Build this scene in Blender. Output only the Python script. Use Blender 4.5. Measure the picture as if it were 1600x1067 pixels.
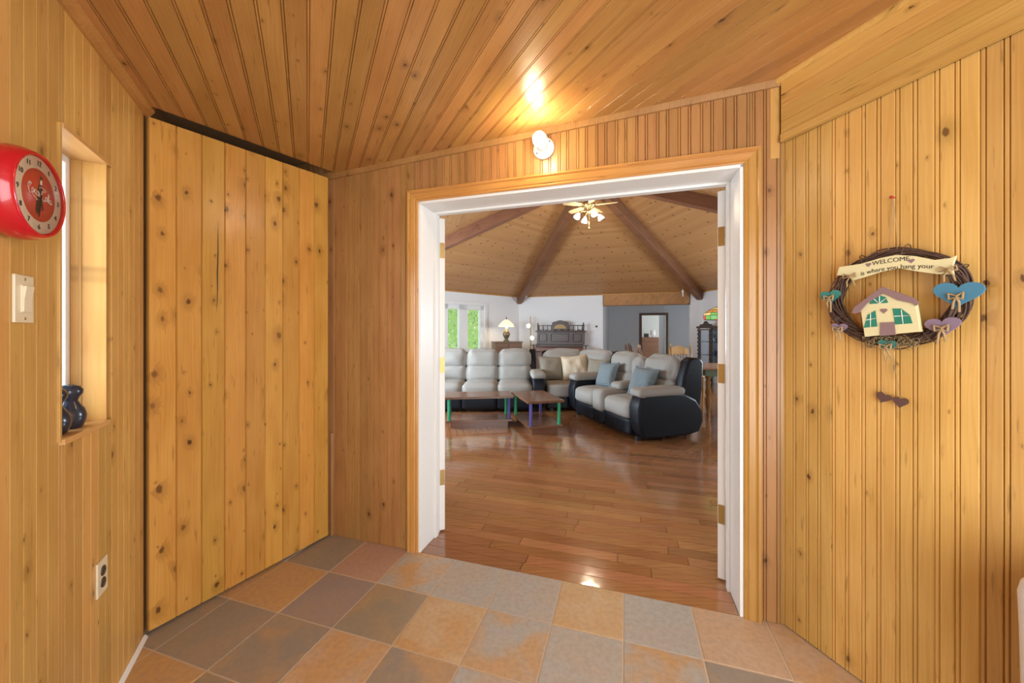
import bpy, bmesh, math, random
from mathutils import Vector, Matrix, noise
random.seed(7)
PI = math.pi
for o in list(bpy.data.objects): bpy.data.objects.remove(o)
SC = bpy.context.scene
COL = SC.collection

# ------------------------------------------------------------------ camera
FPX, CY, EYE = 575.9, 517.2, 1.315
cam_d = bpy.data.cameras.new('camera'); cam = bpy.data.objects.new('camera', cam_d); COL.objects.link(cam)
cam.location = (0, 0, EYE); cam.rotation_euler = (PI/2, 0, 0)
cam_d.sensor_width = 36; cam_d.lens = 36*FPX/1600; cam_d.shift_y = -(533.5-CY)/1600
cam_d.clip_start = .02; cam_d.clip_end = 200
SC.camera = cam
SC.view_settings.view_transform = 'Standard'; SC.view_settings.look = 'None'
SC.view_settings.gamma = 1; SC.view_settings.use_curve_mapping = False
SC.view_settings.exposure = 0.08

# ------------------------------------------------------------------ daylight
world = bpy.data.worlds.new('sky'); SC.world = world; world.use_nodes = True
bg = world.node_tree.nodes['Background']; bg.inputs[0].default_value = (.80, .91, 1, 1); bg.inputs[1].default_value = 2.4
def area(name, loc, aim, sx, sy, power, col=(1, 1, 1)):
    l = bpy.data.lights.new(name, 'AREA'); l.shape = 'RECTANGLE'; l.size = sx; l.size_y = sy; l.energy = power; l.color = col
    o = bpy.data.objects.new(name, l); COL.objects.link(o); o.location = loc
    o.rotation_euler = (Vector(aim)-Vector(loc)).to_track_quat('-Z', 'Y').to_euler()
    return o
# frames of the place: N = into the great room, T = along the doorway wall
TH = .2977
N = Vector((math.sin(TH), math.cos(TH), 0)); T = Vector((math.cos(TH), -math.sin(TH), 0)); Z = Vector((0, 0, 1))
def nt(n, t, z=0): return N*n + T*t + Z*z
DL = Vector((math.sin(math.radians(29)), -math.cos(math.radians(29)), 0))   # left wall, towards the entrance
NL = Vector((-DL.y, DL.x, 0))                                               # its normal, into the hall
A0 = Vector((-1.5765, 1.5817, 0))
DR = Vector((.328, -.945, 0)).normalized(); NR = Vector((DR.y, -DR.x, 0)); R0 = Vector((1.239, 1.585, 0))
WALL_N, ROOM_N = 1.935, 2.17
HC = nt(6.535, -.6); HA, HR = 4.365, 5.04
hexc = [HC+N*HA-T*HR/2, HC+N*HA+T*HR/2, HC+T*HR, HC-N*HA+T*HR/2, HC-N*HA-T*HR/2, HC-T*HR]
WALL_H, APEX = 2.40, 4.15
def window_light(name, a, b, s0, s1, z0, z1, power, col):
    u = (b-a).normalized(); mid = a+u*(s0+s1)/2+Z*(z0+z1)/2
    inward = (HC-(a+b)/2).normalized()
    area(name, mid-inward*.03, mid+inward+Z*0, s1-s0, z1-z0, power, col)
DAY = (.74, .88, 1)
window_light('sofa_side_added_daylight_offscreen', hexc[4], hexc[5], 1.2, 3.8, .8, 2.05, 230, DAY)  # added lamp in an unseen, made-up window opening, brightens the great room
window_light('dining_window_daylight_offscreen', hexc[1], hexc[2], 2.6, 4.4, .8, 2.05, 160, DAY)
# glazed entrance behind the camera
area('entrance_daylight_offscreen', (.85, -.72, 1.12), (.62, 2.0, 1.25), 1.75, 1.95, 54, (1, .97, .95))

_m = A0+DL*.4885-NL*.165+Z*1.451
area('side_window_daylight', _m, _m+NL, .20, .80, 4.5, (.86, .93, 1))

# ------------------------------------------------------------------ helpers
def wm(o): return o.matrix_basis if o.parent is None else wm(o.parent) @ o.matrix_basis
def tag(o, label=None, cat=None, group=None, kind=None):
    if label: o['label'] = label
    if cat: o['category'] = cat
    if group: o['group'] = group
    if kind: o['kind'] = kind
    return o
def frame(org, x, y, z):
    m = Matrix((x, y, z)).transposed().to_4x4(); m.translation = org; return m
def empty(name, M, label=None, cat=None, group=None):
    o = bpy.data.objects.new(name, None); COL.objects.link(o); o.empty_display_size = .05
    o.matrix_basis = M if isinstance(M, Matrix) else Matrix.Translation(M)
    return tag(o, label, cat, group)
def rotz(loc, a): return Matrix.Translation(loc) @ Matrix.Rotation(a, 4, 'Z')

class MB:
    def __init__(s): s.v = []; s.f = []; s.sm = []; s.col = []
    def add(s, vs, fs, smooth=False, M=None, col=None):
        b = len(s.v)
        for v in vs:
            v = Vector(v); s.v.append(M @ v if M else v)
        for f in fs: s.f.append([b+i for i in f]); s.sm.append(smooth); s.col.append(col)
        return s
    def box(s, c, d, M=None, col=None):
        x, y, z = c; a, b, h = d[0]/2, d[1]/2, d[2]/2
        vs = [(x+i*a, y+j*b, z+k*h) for k in (-1, 1) for j in (-1, 1) for i in (-1, 1)]
        return s.add(vs, [(0, 2, 3, 1), (4, 5, 7, 6), (0, 1, 5, 4), (2, 6, 7, 3), (0, 4, 6, 2), (1, 3, 7, 5)], False, M, col)
    def prism(s, pts, z0, z1, M=None, smooth=False, col=None):
        n = len(pts)
        ar = sum(pts[i][0]*pts[(i+1) % n][1]-pts[(i+1) % n][0]*pts[i][1] for i in range(n))
        if ar < 0: pts = pts[::-1]
        vs = [(p[0], p[1], z0) for p in pts]+[(p[0], p[1], z1) for p in pts]
        fs = [list(range(n))[::-1], list(range(n, 2*n))]+[(i, (i+1) % n, n+(i+1) % n, n+i) for i in range(n)]
        return s.add(vs, fs, smooth, M, col)
    def lathe(s, prof, seg=16, M=None, cap=True):
        vs = []; fs = []; m = len(prof)
        for i in range(seg):
            a = 2*PI*i/seg
            for r, z in prof: vs.append((r*math.cos(a), r*math.sin(a), z))
        for i in range(seg):
            j = (i+1) % seg
            for k in range(m-1): fs.append((i*m+k, j*m+k, j*m+k+1, i*m+k+1))
        s.add(vs, fs, True, M)
        if cap:
            for k, rev in ((0, True), (m-1, False)):
                if prof[k][0] > 1e-4:
                    ring = [(prof[k][0]*math.cos(2*PI*i/seg), prof[k][0]*math.sin(2*PI*i/seg), prof[k][1]) for i in range(seg)]
                    s.add(ring, [list(range(seg))[::-1] if rev else list(range(seg))], False, M)
        return s
    def tube(s, pts, r, seg=6, closed=False, M=None):
        pts = [Vector(p) for p in pts]; n = len(pts); rr = r if isinstance(r, (list, tuple)) else [r]*n
        vs = []; fs = []; up = None
        for i, p in enumerate(pts):
            if closed: d = pts[(i+1) % n]-pts[i-1]
            else: d = pts[min(i+1, n-1)]-pts[max(i-1, 0)]
            d = d.normalized() if d.length > 1e-9 else Vector((0, 0, 1))
            if up is None: up = Vector((0, 0, 1)) if abs(d.z) < .9 else Vector((1, 0, 0))
            x = d.cross(up); x = x.normalized() if x.length > 1e-6 else d.orthogonal().normalized()
            y = x.cross(d).normalized(); up = y
            for k in range(seg):
                a = 2*PI*k/seg; vs.append(p+(x*math.cos(a)+y*math.sin(a))*rr[i])
        for i in range(n if closed else n-1):
            j = (i+1) % n
            for k in range(seg): fs.append((i*seg+k, i*seg+(k+1) % seg, j*seg+(k+1) % seg, j*seg+k))
        if not closed: fs += [list(range(seg)), list(range((n-1)*seg, n*seg))[::-1]]
        return s.add(vs, fs, True, M)
    def soft(s, c, d, r=.05, puff=.02, nn=10, seed=0, wr=0.0, M=None, wf=9.0):
        """rounded, slightly puffed cushion"""
        hx, hy, hz = d[0]/2, d[1]/2, d[2]/2; r = min(r, hx*.98, hy*.98, hz*.98); tmp = {}; vs = []; fs = []
        def pt(i, j, k):
            key = (i, j, k)
            if key in tmp: return tmp[key]
            q = Vector((2*i/nn-1, 2*j/nn-1, 2*k/nn-1))
            q = Vector([math.copysign(abs(e)**.8, e) for e in q])
            p = Vector((q.x*hx, q.y*hy, q.z*hz))
            core = Vector((max(-hx+r, min(hx-r, p.x)), max(-hy+r, min(hy-r, p.y)), max(-hz+r, min(hz-r, p.z))))
            dd = p-core
            nrm = dd.normalized() if dd.length > 1e-9 else Vector((0, 0, 0))
            w = core+nrm*r
            bul = (1-q.x**2)*(1-q.y**2) if abs(k-nn/2) == nn/2 else ((1-q.y**2)*(1-q.z**2) if abs(i-nn/2) == nn/2 else (1-q.x**2)*(1-q.z**2))
            ax = Vector((0, 0, math.copysign(1, q.z))) if abs(k-nn/2) == nn/2 else (Vector((math.copysign(1, q.x), 0, 0)) if abs(i-nn/2) == nn/2 else Vector((0, math.copysign(1, q.y), 0)))
            w += ax*puff*bul
            if wr: w += ax*wr*noise.noise(Vector((w.x, w.y, w.z))*wf+Vector((seed*3.7, seed, 0)))
            vs.append(w+Vector(c)); tmp[key] = len(vs)-1; return tmp[key]
        for a in range(nn):
            for b in range(nn):
                for k, fl in ((0, 1), (nn, 0)):
                    for q in ([pt(a, b, k), pt(a+1, b, k), pt(a+1, b+1, k), pt(a, b+1, k)], [pt(k, a, b), pt(k, a+1, b), pt(k, a+1, b+1), pt(k, a, b+1)], [pt(b, k, a), pt(b, k, a+1), pt(b+1, k, a+1), pt(b+1, k, a)]):
                        fs.append(q[::-1] if fl else q)
        return s.add(vs, fs, True, M)
    def build(s, name, mat, parent=None, bevel=0, seg=2, M=None):
        me = bpy.data.meshes.new(name); me.from_pydata([tuple(v) for v in s.v], [], s.f)
        me.polygons.foreach_set('use_smooth', s.sm)
        if any(c is not None for c in s.col):
            at = me.color_attributes.new('tint', 'FLOAT_COLOR', 'CORNER'); i = 0
            for p in me.polygons:
                c = s.col[p.index] or (1, 1, 1)
                for _ in p.loop_indices: at.data[i].color = (*c, 1); i += 1
        me.update()
        o = bpy.data.objects.new(name, me); COL.objects.link(o)
        if mat: me.materials.append(mat)
        if parent: o.parent = parent
        if M is not None: o.matrix_basis = (wm(parent).inverted() @ M) if parent else M
        if bevel:
            m = o.modifiers.new('edge', 'BEVEL'); m.width = bevel; m.segments = seg; m.limit_method = 'ANGLE'; m.angle_limit = math.radians(40)
        return o
def dup(root, M, label=None):
    c = root.copy(); COL.objects.link(c); c.matrix_basis = M
    if label: c['label'] = label
    for ch in list(root.children):
        d = ch.copy(); COL.objects.link(d); d.parent = c
        for g in list(ch.children):
            e = g.copy(); COL.objects.link(e); e.parent = d
    return c
def text(body, size, mat, name, parent, x, y, z, ext=.0008, align='CENTER', bend=None, shear=0, rot=0, sx=1):
    cu = bpy.data.curves.new(name, 'FONT'); cu.body = body; cu.size = size; cu.extrude = ext; cu.align_x = align; cu.align_y = 'CENTER'; cu.shear = shear; cu.resolution_u = 3
    to = bpy.data.objects.new(name, cu); COL.objects.link(to)
    me = bpy.data.meshes.new_from_object(to.evaluated_get(bpy.context.evaluated_depsgraph_get()))
    bpy.data.objects.remove(to); me.name = name; me.materials.clear(); me.materials.append(mat)
    c, s_ = math.cos(rot), math.sin(rot)
    for v in me.vertices:
        px, py = v.co.x*sx, v.co.y
        if bend: py += bend(px)
        v.co.x, v.co.y = x+px*c-py*s_, y+px*s_+py*c; v.co.z += z
    o = bpy.data.objects.new(name, me); COL.objects.link(o); o.parent = parent; return o

# ------------------------------------------------------------------ materials
def new_mat(name):
    m = bpy.data.materials.new(name); m.use_nodes = True; nt_ = m.node_tree; return m, nt_, nt_.nodes['Principled BSDF']
def plain(name, col, rough=.5, metal=0, spec=.5, bump=0, bscale=200, var=0, coat=0, emit=None, trans=0):
    m, t, b = new_mat(name); b.inputs['Base Color'].default_value = (*col, 1); b.inputs['Roughness'].default_value = rough
    b.inputs['Metallic'].default_value = metal; b.inputs['Specular IOR Level'].default_value = spec; b.inputs['Coat Weight'].default_value = coat
    b.inputs['Transmission Weight'].default_value = trans
    if emit: b.inputs['Emission Color'].default_value = (*emit[0], 1); b.inputs['Emission Strength'].default_value = emit[1]
    if bump or var:
        tc = t.nodes.new('ShaderNodeTexCoord'); nz = t.nodes.new('ShaderNodeTexNoise'); nz.inputs['Scale'].default_value = bscale; nz.inputs['Detail'].default_value = 4
        t.links.new(tc.outputs['Object'], nz.inputs['Vector'])
        if bump:
            bp = t.nodes.new('ShaderNodeBump'); bp.inputs['Strength'].default_value = bump; bp.inputs['Distance'].default_value = .005
            t.links.new(nz.outputs['Fac'], bp.inputs['Height']); t.links.new(bp.outputs['Normal'], b.inputs['Normal'])
        if var:
            mx = t.nodes.new('ShaderNodeMix'); mx.data_type = 'RGBA'; mx.inputs[6].default_value = (*[c*(1-var) for c in col], 1); mx.inputs[7].default_value = (*[min(1, c*(1+var)) for c in col], 1)
            t.links.new(nz.outputs['Fac'], mx.inputs[0]); t.links.new(mx.outputs[2], b.inputs['Base Color'])
    return m
def mathn(t, op, a, b=None, c=None, clamp=False):
    n = t.nodes.new('ShaderNodeMath'); n.operation = op; n.use_clamp = clamp
    for i, v in enumerate((a, b, c)):
        if v is None: continue
        if isinstance(v, (int, float)): n.inputs[i].default_value = v
        else: t.links.new(v, n.inputs[i])
    return n.outputs[0]
def mapr(t, v, a, b, c=0, d=1, smooth=True):
    n = t.nodes.new('ShaderNodeMapRange'); n.interpolation_type = 'SMOOTHSTEP' if smooth else 'LINEAR'
    for i, q in enumerate((a, b, c, d)): n.inputs[i+1].default_value = q
    t.links.new(v, n.inputs[0]); return n.outputs[0]
def mixc(t, f, a, b, mode='MIX'):
    n = t.nodes.new('ShaderNodeMix'); n.data_type = 'RGBA'; n.blend_type = mode
    for i, v in ((0, f), (6, a), (7, b)):
        if isinstance(v, (int, float)): n.inputs[i].default_value = v
        elif isinstance(v, tuple): n.inputs[i].default_value = (*v, 1)
        else: t.links.new(v, n.inputs[i])
    return n.outputs[2]
def pine(name, light, dark, knots=.5, rough=.34, axis='Z', knot_col=(.09, .035, .012), vary=.12, coords='Object', knot_cell=.13, kr=.10):
    """knotty pine; grain runs along the board's own length"""
    m, t, b = new_mat(name); L = t.links
    tc = t.nodes.new('ShaderNodeTexCoord'); oi = t.nodes.new('ShaderNodeObjectInfo')
    sp = t.nodes.new('ShaderNodeSeparateXYZ'); L.new(tc.outputs[coords], sp.inputs[0])
    if axis == 'Z': al, ac, dp = sp.outputs[2], sp.outputs[0], sp.outputs[1]
    elif axis == 'X': al, ac, dp = sp.outputs[0], sp.outputs[1], sp.outputs[2]
    else: al, ac, dp = sp.outputs[1], sp.outputs[0], sp.outputs[2]
    rnd = oi.outputs['Random']
    al = mathn(t, 'ADD', al, mathn(t, 'MULTIPLY', rnd, 37.0)); ac0 = mathn(t, 'ADD', ac, mathn(t, 'MULTIPLY', rnd, 91.0))
    # knots
    cv = t.nodes.new('ShaderNodeCombineXYZ'); kw = t.nodes.new('ShaderNodeTexNoise'); kw.inputs['Scale'].default_value = 1; kw.inputs['Detail'].default_value = 2
    kv = t.nodes.new('ShaderNodeCombineXYZ'); L.new(mathn(t, 'MULTIPLY', ac0, 70.0), kv.inputs[0]); L.new(mathn(t, 'MULTIPLY', al, 45.0), kv.inputs[1]); L.new(kv.outputs[0], kw.inputs['Vector'])
    kj = mathn(t, 'MULTIPLY_ADD', kw.outputs['Fac'], .016, -.008)
    L.new(mathn(t, 'DIVIDE', mathn(t, 'ADD', ac0, kj), knot_cell*.62), cv.inputs[0]); L.new(mathn(t, 'DIVIDE', mathn(t, 'SUBTRACT', al, kj), knot_cell), cv.inputs[1])
    vo = t.nodes.new('ShaderNodeTexVoronoi'); vo.voronoi_dimensions = '2D'; vo.inputs['Scale'].default_value = 1; L.new(cv.outputs[0], vo.inputs['Vector'])
    sc = t.nodes.new('ShaderNodeSeparateColor'); L.new(vo.outputs['Color'], sc.inputs[0])
    gate = mathn(t, 'LESS_THAN', sc.outputs[0], knots)
    rad = mathn(t, 'MULTIPLY_ADD', mathn(t, 'MULTIPLY', sc.outputs[1], sc.outputs[1]), kr, .022)
    dist = vo.outputs['Distance']
    kn = mathn(t, 'MULTIPLY', gate, mathn(t, 'SUBTRACT', 1, mapr(t, mathn(t, 'DIVIDE', dist, rad), .55, 1.1)))
    halo = mathn(t, 'MULTIPLY', gate, mathn(t, 'SUBTRACT', 1, mapr(t, mathn(t, 'DIVIDE', dist, rad), .8, 4.2)))
    # grain
    gv = t.nodes.new('ShaderNodeCombineXYZ')
    wob = t.nodes.new('ShaderNodeTexNoise'); wob.inputs['Scale'].default_value = 1; wob.inputs['Detail'].default_value = 2
    wv = t.nodes.new('ShaderNodeCombineXYZ'); L.new(mathn(t, 'MULTIPLY', ac0, 12.0), wv.inputs[0]); L.new(mathn(t, 'MULTIPLY', al, 1.6), wv.inputs[1]); L.new(wv.outputs[0], wob.inputs['Vector'])
    acg = mathn(t, 'ADD', ac0, mathn(t, 'MULTIPLY_ADD', wob.outputs['Fac'], .05, mathn(t, 'MULTIPLY', halo, .02)))
    L.new(mathn(t, 'MULTIPLY', acg, 160.0), gv.inputs[0]); L.new(mathn(t, 'MULTIPLY', al, 2.2), gv.inputs[1]); L.new(mathn(t, 'MULTIPLY', dp, 60.0), gv.inputs[2])
    fine = t.nodes.new('ShaderNodeTexNoise'); fine.inputs['Scale'].default_value = 1; fine.inputs['Detail'].default_value = 4; L.new(gv.outputs[0], fine.inputs['Vector'])
    rings = mathn(t, 'SINE', mathn(t, 'MULTIPLY', acg, 520.0))
    gr = mathn(t, 'ADD', mathn(t, 'MULTIPLY', mapr(t, fine.outputs['Fac'], .3, .7), .52), mathn(t, 'MULTIPLY_ADD', rings, .07, .2))
    big = t.nodes.new('ShaderNodeTexNoise'); big.inputs['Scale'].default_value = 1; big.inputs['Detail'].default_value = 2
    bv = t.nodes.new('ShaderNodeCombineXYZ'); L.new(mathn(t, 'MULTIPLY', ac0, 9.0), bv.inputs[0]); L.new(mathn(t, 'MULTIPLY', al, 2.6), bv.inputs[1]); L.new(bv.outputs[0], big.inputs['Vector'])
    fac = mathn(t, 'ADD', mathn(t, 'MULTIPLY', gr, .62), mathn(t, 'MULTIPLY', mapr(t, big.outputs['Fac'], .3, .72), .42), clamp=True)
    col = mixc(t, fac, light, dark)
    col = mixc(t, mathn(t, 'MULTIPLY', halo, .45), col, tuple(c*.55 for c in dark))
    col = mixc(t, mathn(t, 'MULTIPLY', kn, mathn(t, 'MULTIPLY_ADD', sc.outputs[2], .5, .5)), col, knot_col)
    stn = t.nodes.new('ShaderNodeTexNoise'); stn.inputs['Scale'].default_value = 1; stn.inputs['Detail'].default_value = 3
    stv = t.nodes.new('ShaderNodeCombineXYZ'); L.new(mathn(t, 'MULTIPLY', ac0, 75.0), stv.inputs[0]); L.new(mathn(t, 'MULTIPLY', al, 7.0), stv.inputs[1]); L.new(stv.outputs[0], stn.inputs['Vector'])
    col = mixc(t, mathn(t, 'MULTIPLY', mapr(t, stn.outputs['Fac'], .62, .74), .55), col, tuple(c*.5 for c in dark))
    hs = t.nodes.new('ShaderNodeHueSaturation'); L.new(col, hs.inputs['Color'])
    L.new(mathn(t, 'MULTIPLY_ADD', mathn(t, 'FRACT', mathn(t, 'MULTIPLY', rnd, 17.3)), vary*2, 1-vary), hs.inputs['Value'])
    L.new(mathn(t, 'MULTIPLY_ADD', mathn(t, 'FRACT', mathn(t, 'MULTIPLY', rnd, 7.7)), .012, .494), hs.inputs['Hue'])
    L.new(hs.outputs[0], b.inputs['Base Color'])
    b.inputs['Roughness'].default_value = rough; b.inputs['Specular IOR Level'].default_value = .45
    bp = t.nodes.new('ShaderNodeBump'); bp.inputs['Strength'].default_value = .12; bp.inputs['Distance'].default_value = .003
    L.new(mathn(t, 'SUBTRACT', fac, mathn(t, 'MULTIPLY', kn, .6)), bp.inputs['Height']); L.new(bp.outputs[0], b.inputs['Normal'])
    return m

M_left = pine('amber_pine', (.645, .390, .128), (.49, .252, .062), knots=.24)
M_right = pine('golden_pine', (.645, .402, .122), (.49, .268, .063), knots=.24)
M_panel = pine('honey_pine', (.640, .362, .082), (.465, .220, .038), knots=.46, rough=.27, kr=.15)
M_door = pine('russet_pine', (.44, .232, .082), (.305, .138, .042), knots=.24)
M_ceil = pine('brown_pine', (.50, .265, .085), (.345, .160, .042), knots=.2)
M_trimw = pine('trim_pine', (.60, .31, .10), (.43, .20, .055), knots=.0)
M_case = pine('casing_pine', (.53, .285, .078), (.40, .185, .042), knots=.0, rough=.25)
M_case_v = pine('casing_pine_upright', (.53, .285, .078), (.40, .185, .042), knots=.0, rough=.25, axis='Y')
M_case_h = pine('casing_pine_head', (.53, .285, .078), (.40, .185, .042), knots=.0, rough=.25, axis='X')
M_jamb = pine('window_jamb_pine', (.645, .390, .128), (.49, .252, .062), knots=.1, axis='Y')
M_jambx = pine('window_sill_pine', (.62, .36, .15), (.48, .25, .08), knots=0, axis='X')
M_back = plain('rough_sheathing', (.38, .22, .10), .8)
M_white = plain('white_paint', (.80, .81, .80), .35)
M_wall = plain('white_wall', (.80, .81, .82), .6, bump=.05, bscale=60)
M_brass = plain('brass', (.50, .36, .14), .35, metal=.9)
M_dark = plain('black', (.012, .012, .012), .5)
M_grout = plain('grout', (.62, .50, .37), .8, bump=.2)
M_ivory = plain('ivory_plastic', (.72, .64, .46), .35)
def thin_glass(name, tint=(1, 1, 1)):
    m, t, b = new_mat(name); tr = t.nodes.new('ShaderNodeBsdfTransparent'); tr.inputs[0].default_value = (*tint, 1); gl = t.nodes.new('ShaderNodeBsdfGlossy'); gl.inputs['Roughness'].default_value = .02
    fr = t.nodes.new('ShaderNodeFresnel'); fr.inputs[0].default_value = 1.3; mx = t.nodes.new('ShaderNodeMixShader')
    t.links.new(fr.outputs[0], mx.inputs[0]); t.links.new(tr.outputs[0], mx.inputs[1]); t.links.new(gl.outputs[0], mx.inputs[2]); t.links.new(mx.outputs[0], t.nodes['Material Output'].inputs[0]); return m
M_glass = thin_glass('glass')
bulb_w = plain('lit_bulb', (1, 1, 1), .4, emit=((1, .93, .80), 10))
M_porc = plain('porcelain', (.85, .83, .80), .2)

# greatroom ceiling: boards too far off to tell apart
def ceil_mat():
    m, t, b = new_mat('far_ceiling_pine'); L = t.links
    uv = t.nodes.new('ShaderNodeUVMap'); sp = t.nodes.new('ShaderNodeSeparateXYZ'); L.new(uv.outputs[0], sp.inputs[0])
    al, ac = sp.outputs[0], sp.outputs[1]
    row = mathn(t, 'FLOOR', mathn(t, 'DIVIDE', ac, .09)); frc = mathn(t, 'FRACT', mathn(t, 'DIVIDE', ac, .09))
    wn = t.nodes.new('ShaderNodeTexWhiteNoise'); wn.noise_dimensions = '1D'; L.new(row, wn.inputs['W'])
    nz = t.nodes.new('ShaderNodeTexNoise'); cv = t.nodes.new('ShaderNodeCombineXYZ'); L.new(mathn(t, 'MULTIPLY', al, 2.0), cv.inputs[0]); L.new(mathn(t, 'MULTIPLY', ac, 40.0), cv.inputs[1]); L.new(row, cv.inputs[2])
    nz.inputs['Scale'].default_value = 1; nz.inputs['Detail'].default_value = 3; L.new(cv.outputs[0], nz.inputs['Vector'])
    vo = t.nodes.new('ShaderNodeTexVoronoi'); vo.voronoi_dimensions = '2D'; vo.inputs['Scale'].default_value = 3.2; L.new(uv.outputs[0], vo.inputs['Vector'])
    kn = mathn(t, 'SUBTRACT', 1, mapr(t, vo.outputs['Distance'], .045, .10))
    f = mathn(t, 'ADD', mathn(t, 'MULTIPLY', wn.outputs[0], .5), mathn(t, 'MULTIPLY', nz.outputs[0], .5))
    col = mixc(t, f, (.50, .265, .105), (.36, .165, .055)); col = mixc(t, mathn(t, 'MULTIPLY', kn, .7), col, (.10, .04, .015))
    gro = mathn(t, 'SUBTRACT', 1, mathn(t, 'MULTIPLY', mapr(t, frc, 0, .08), mapr(t, mathn(t, 'SUBTRACT', 1, frc), 0, .08)))
    L.new(col, b.inputs['Base Color']); b.inputs['Roughness'].default_value = .5
    bp = t.nodes.new('ShaderNodeBump'); bp.inputs['Strength'].default_value = .6; bp.inputs['Distance'].default_value = .006; L.new(mathn(t, 'SUBTRACT', 1, gro), bp.inputs['Height']); L.new(bp.outputs[0], b.inputs['Normal'])
    return m
M_gceil = ceil_mat()
def tint_wood(name, rough=.16):
    m, t, b = new_mat(name); L = t.links
    at = t.nodes.new('ShaderNodeAttribute'); at.attribute_name = 'tint'
    tc = t.nodes.new('ShaderNodeTexCoord'); mp = t.nodes.new('ShaderNodeMapping'); mp.inputs['Rotation'].default_value = (0, 0, TH); mp.inputs['Scale'].default_value = (4, 90, 4)
    nz = t.nodes.new('ShaderNodeTexNoise'); nz.inputs['Scale'].default_value = 1; nz.inputs['Detail'].default_value = 4
    L.new(tc.outputs['Object'], mp.inputs[0]); L.new(mp.outputs[0], nz.inputs['Vector'])
    col = mixc(t, mapr(t, nz.outputs[0], .3, .75), (1.08, 1.08, 1.08), (.78, .74, .70)); L.new(mixc(t, 1.0, at.outputs['Color'], col, 'MULTIPLY'), b.inputs['Base Color'])
    b.inputs['Roughness'].default_value = rough; b.inputs['Specular IOR Level'].default_value = .5; b.inputs['Coat Weight'].default_value = .9; b.inputs['Coat Roughness'].default_value = .10
    n2 = t.nodes.new('ShaderNodeTexNoise'); n2.inputs['Scale'].default_value = 6; L.new(tc.outputs['Object'], n2.inputs['Vector'])
    bp = t.nodes.new('ShaderNodeBump'); bp.inputs['Strength'].default_value = .10; bp.inputs['Distance'].default_value = .02; L.new(n2.outputs[0], bp.inputs['Height']); L.new(bp.outputs[0], b.inputs['Normal']); L.new(bp.outputs[0], b.inputs['Coat Normal'])
    return m
M_plank = tint_wood('oak_strip_floor', .17)
def tile_mat():
    m, t, b = new_mat('slate_look_tile'); L = t.links
    at = t.nodes.new('ShaderNodeAttribute'); at.attribute_name = 'tint'; oi = t.nodes.new('ShaderNodeObjectInfo')
    tc = t.nodes.new('ShaderNodeTexCoord')
    va = t.nodes.new('ShaderNodeVectorMath'); va.operation = 'ADD'; L.new(tc.outputs['Object'], va.inputs[0])
    cv = t.nodes.new('ShaderNodeCombineXYZ'); L.new(mathn(t, 'MULTIPLY', oi.outputs['Random'], 50), cv.inputs[0]); L.new(cv.outputs[0], va.inputs[1])
    nz = t.nodes.new('ShaderNodeTexNoise'); nz.inputs['Scale'].default_value = 5.5; nz.inputs['Detail'].default_value = 5; nz.inputs['Distortion'].default_value = .6; L.new(va.outputs[0], nz.inputs['Vector'])
    n2 = t.nodes.new('ShaderNodeTexNoise'); n2.inputs['Scale'].default_value = 45; n2.inputs['Detail'].default_value = 5; L.new(va.outputs[0], n2.inputs['Vector'])
    # alpha of tint rides in the object's colour: how rusty the tile is
    rust = mathn(t, 'MULTIPLY', mapr(t, nz.outputs[0], .36, .66), oi.outputs['Alpha'])
    col = mixc(t, rust, oi.outputs['Color'], (.58, .34, .14))
    col = mixc(t, mapr(t, n2.outputs[0], .30, .75, 0, .32), col, (.26, .20, .15))
    L.new(col, b.inputs['Base Color']); b.inputs['Roughness'].default_value = .42
    bp = t.nodes.new('ShaderNodeBump'); bp.inputs['Strength'].default_value = .25; bp.inputs['Distance'].default_value = .004; L.new(n2.outputs[0], bp.inputs['Height']); L.new(bp.outputs[0], b.inputs['Normal'])
    return m
M_tile = tile_mat()

# ------------------------------------------------------------------ hall shell
def isect(p, d, q, e):
    """2D line intersection"""
    k = d.x*e.y-d.y*e.x; w = q-p; s = (w.x*e.y-w.y*e.x)/k; return p+d*s
WD0 = N*WALL_N
corner_r = isect(WD0, T, R0, DR); corner_l = isect(WD0, T, A0, DL)
TC_R = corner_r.dot(T); TC_L = corner_l.dot(T)
LEND, REND = 2.62, 2.42
PL, PR = A0+DL*LEND, R0+DR*REND
CSL = .068
def ceil_z(p): return 2.272+CSL*((Vector(p)-A0).dot(NL))
hall_poly = [(p.x, p.y) for p in (corner_l, corner_r, PR, PL)]

# floor base and tiles
fl = MB().prism([(p.x, p.y) for p in (corner_l+N*.02-T*.1, corner_r+N*.02+T*.1, PR+T*.1-N*.1, PL-T*.1-N*.1)], -.05, -.003).build('floor', M_grout)
tag(fl, 'entry hall floor of square slate-look tiles with sandy grout', 'floor', kind='structure')
def clip(poly, conv):
    ar = sum(conv[i][0]*conv[(i+1) % len(conv)][1]-conv[(i+1) % len(conv)][0]*conv[i][1] for i in range(len(conv)))
    cv = conv if ar > 0 else conv[::-1]
    out = poly
    for i in range(len(cv)):
        ax, ay = cv[i]; bx, by = cv[(i+1) % len(cv)]; inp = out; out = []
        sd = lambda p: (bx-ax)*(p[1]-ay)-(by-ay)*(p[0]-ax)
        for k in range(len(inp)):
            p, q = inp[k-1], inp[k]; a, b = sd(p), sd(q)
            if (a >= 0) != (b >= 0): w = a/(a-b); out.append((p[0]+(q[0]-p[0])*w, p[1]+(q[1]-p[1])*w))
            if b >= 0: out.append(q)
        if not out: return []
    return out
TS = .308
GREY, DGREY, PURP, TAN, ORG, PINK, SAND, OLV = (.45, .44, .41), (.30, .27, .23), (.31, .265, .26), (.56, .40, .27), (.54, .34, .17), (.48, .31, .24), (.60, .44, .26), (.31, .27, .20)
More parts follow.
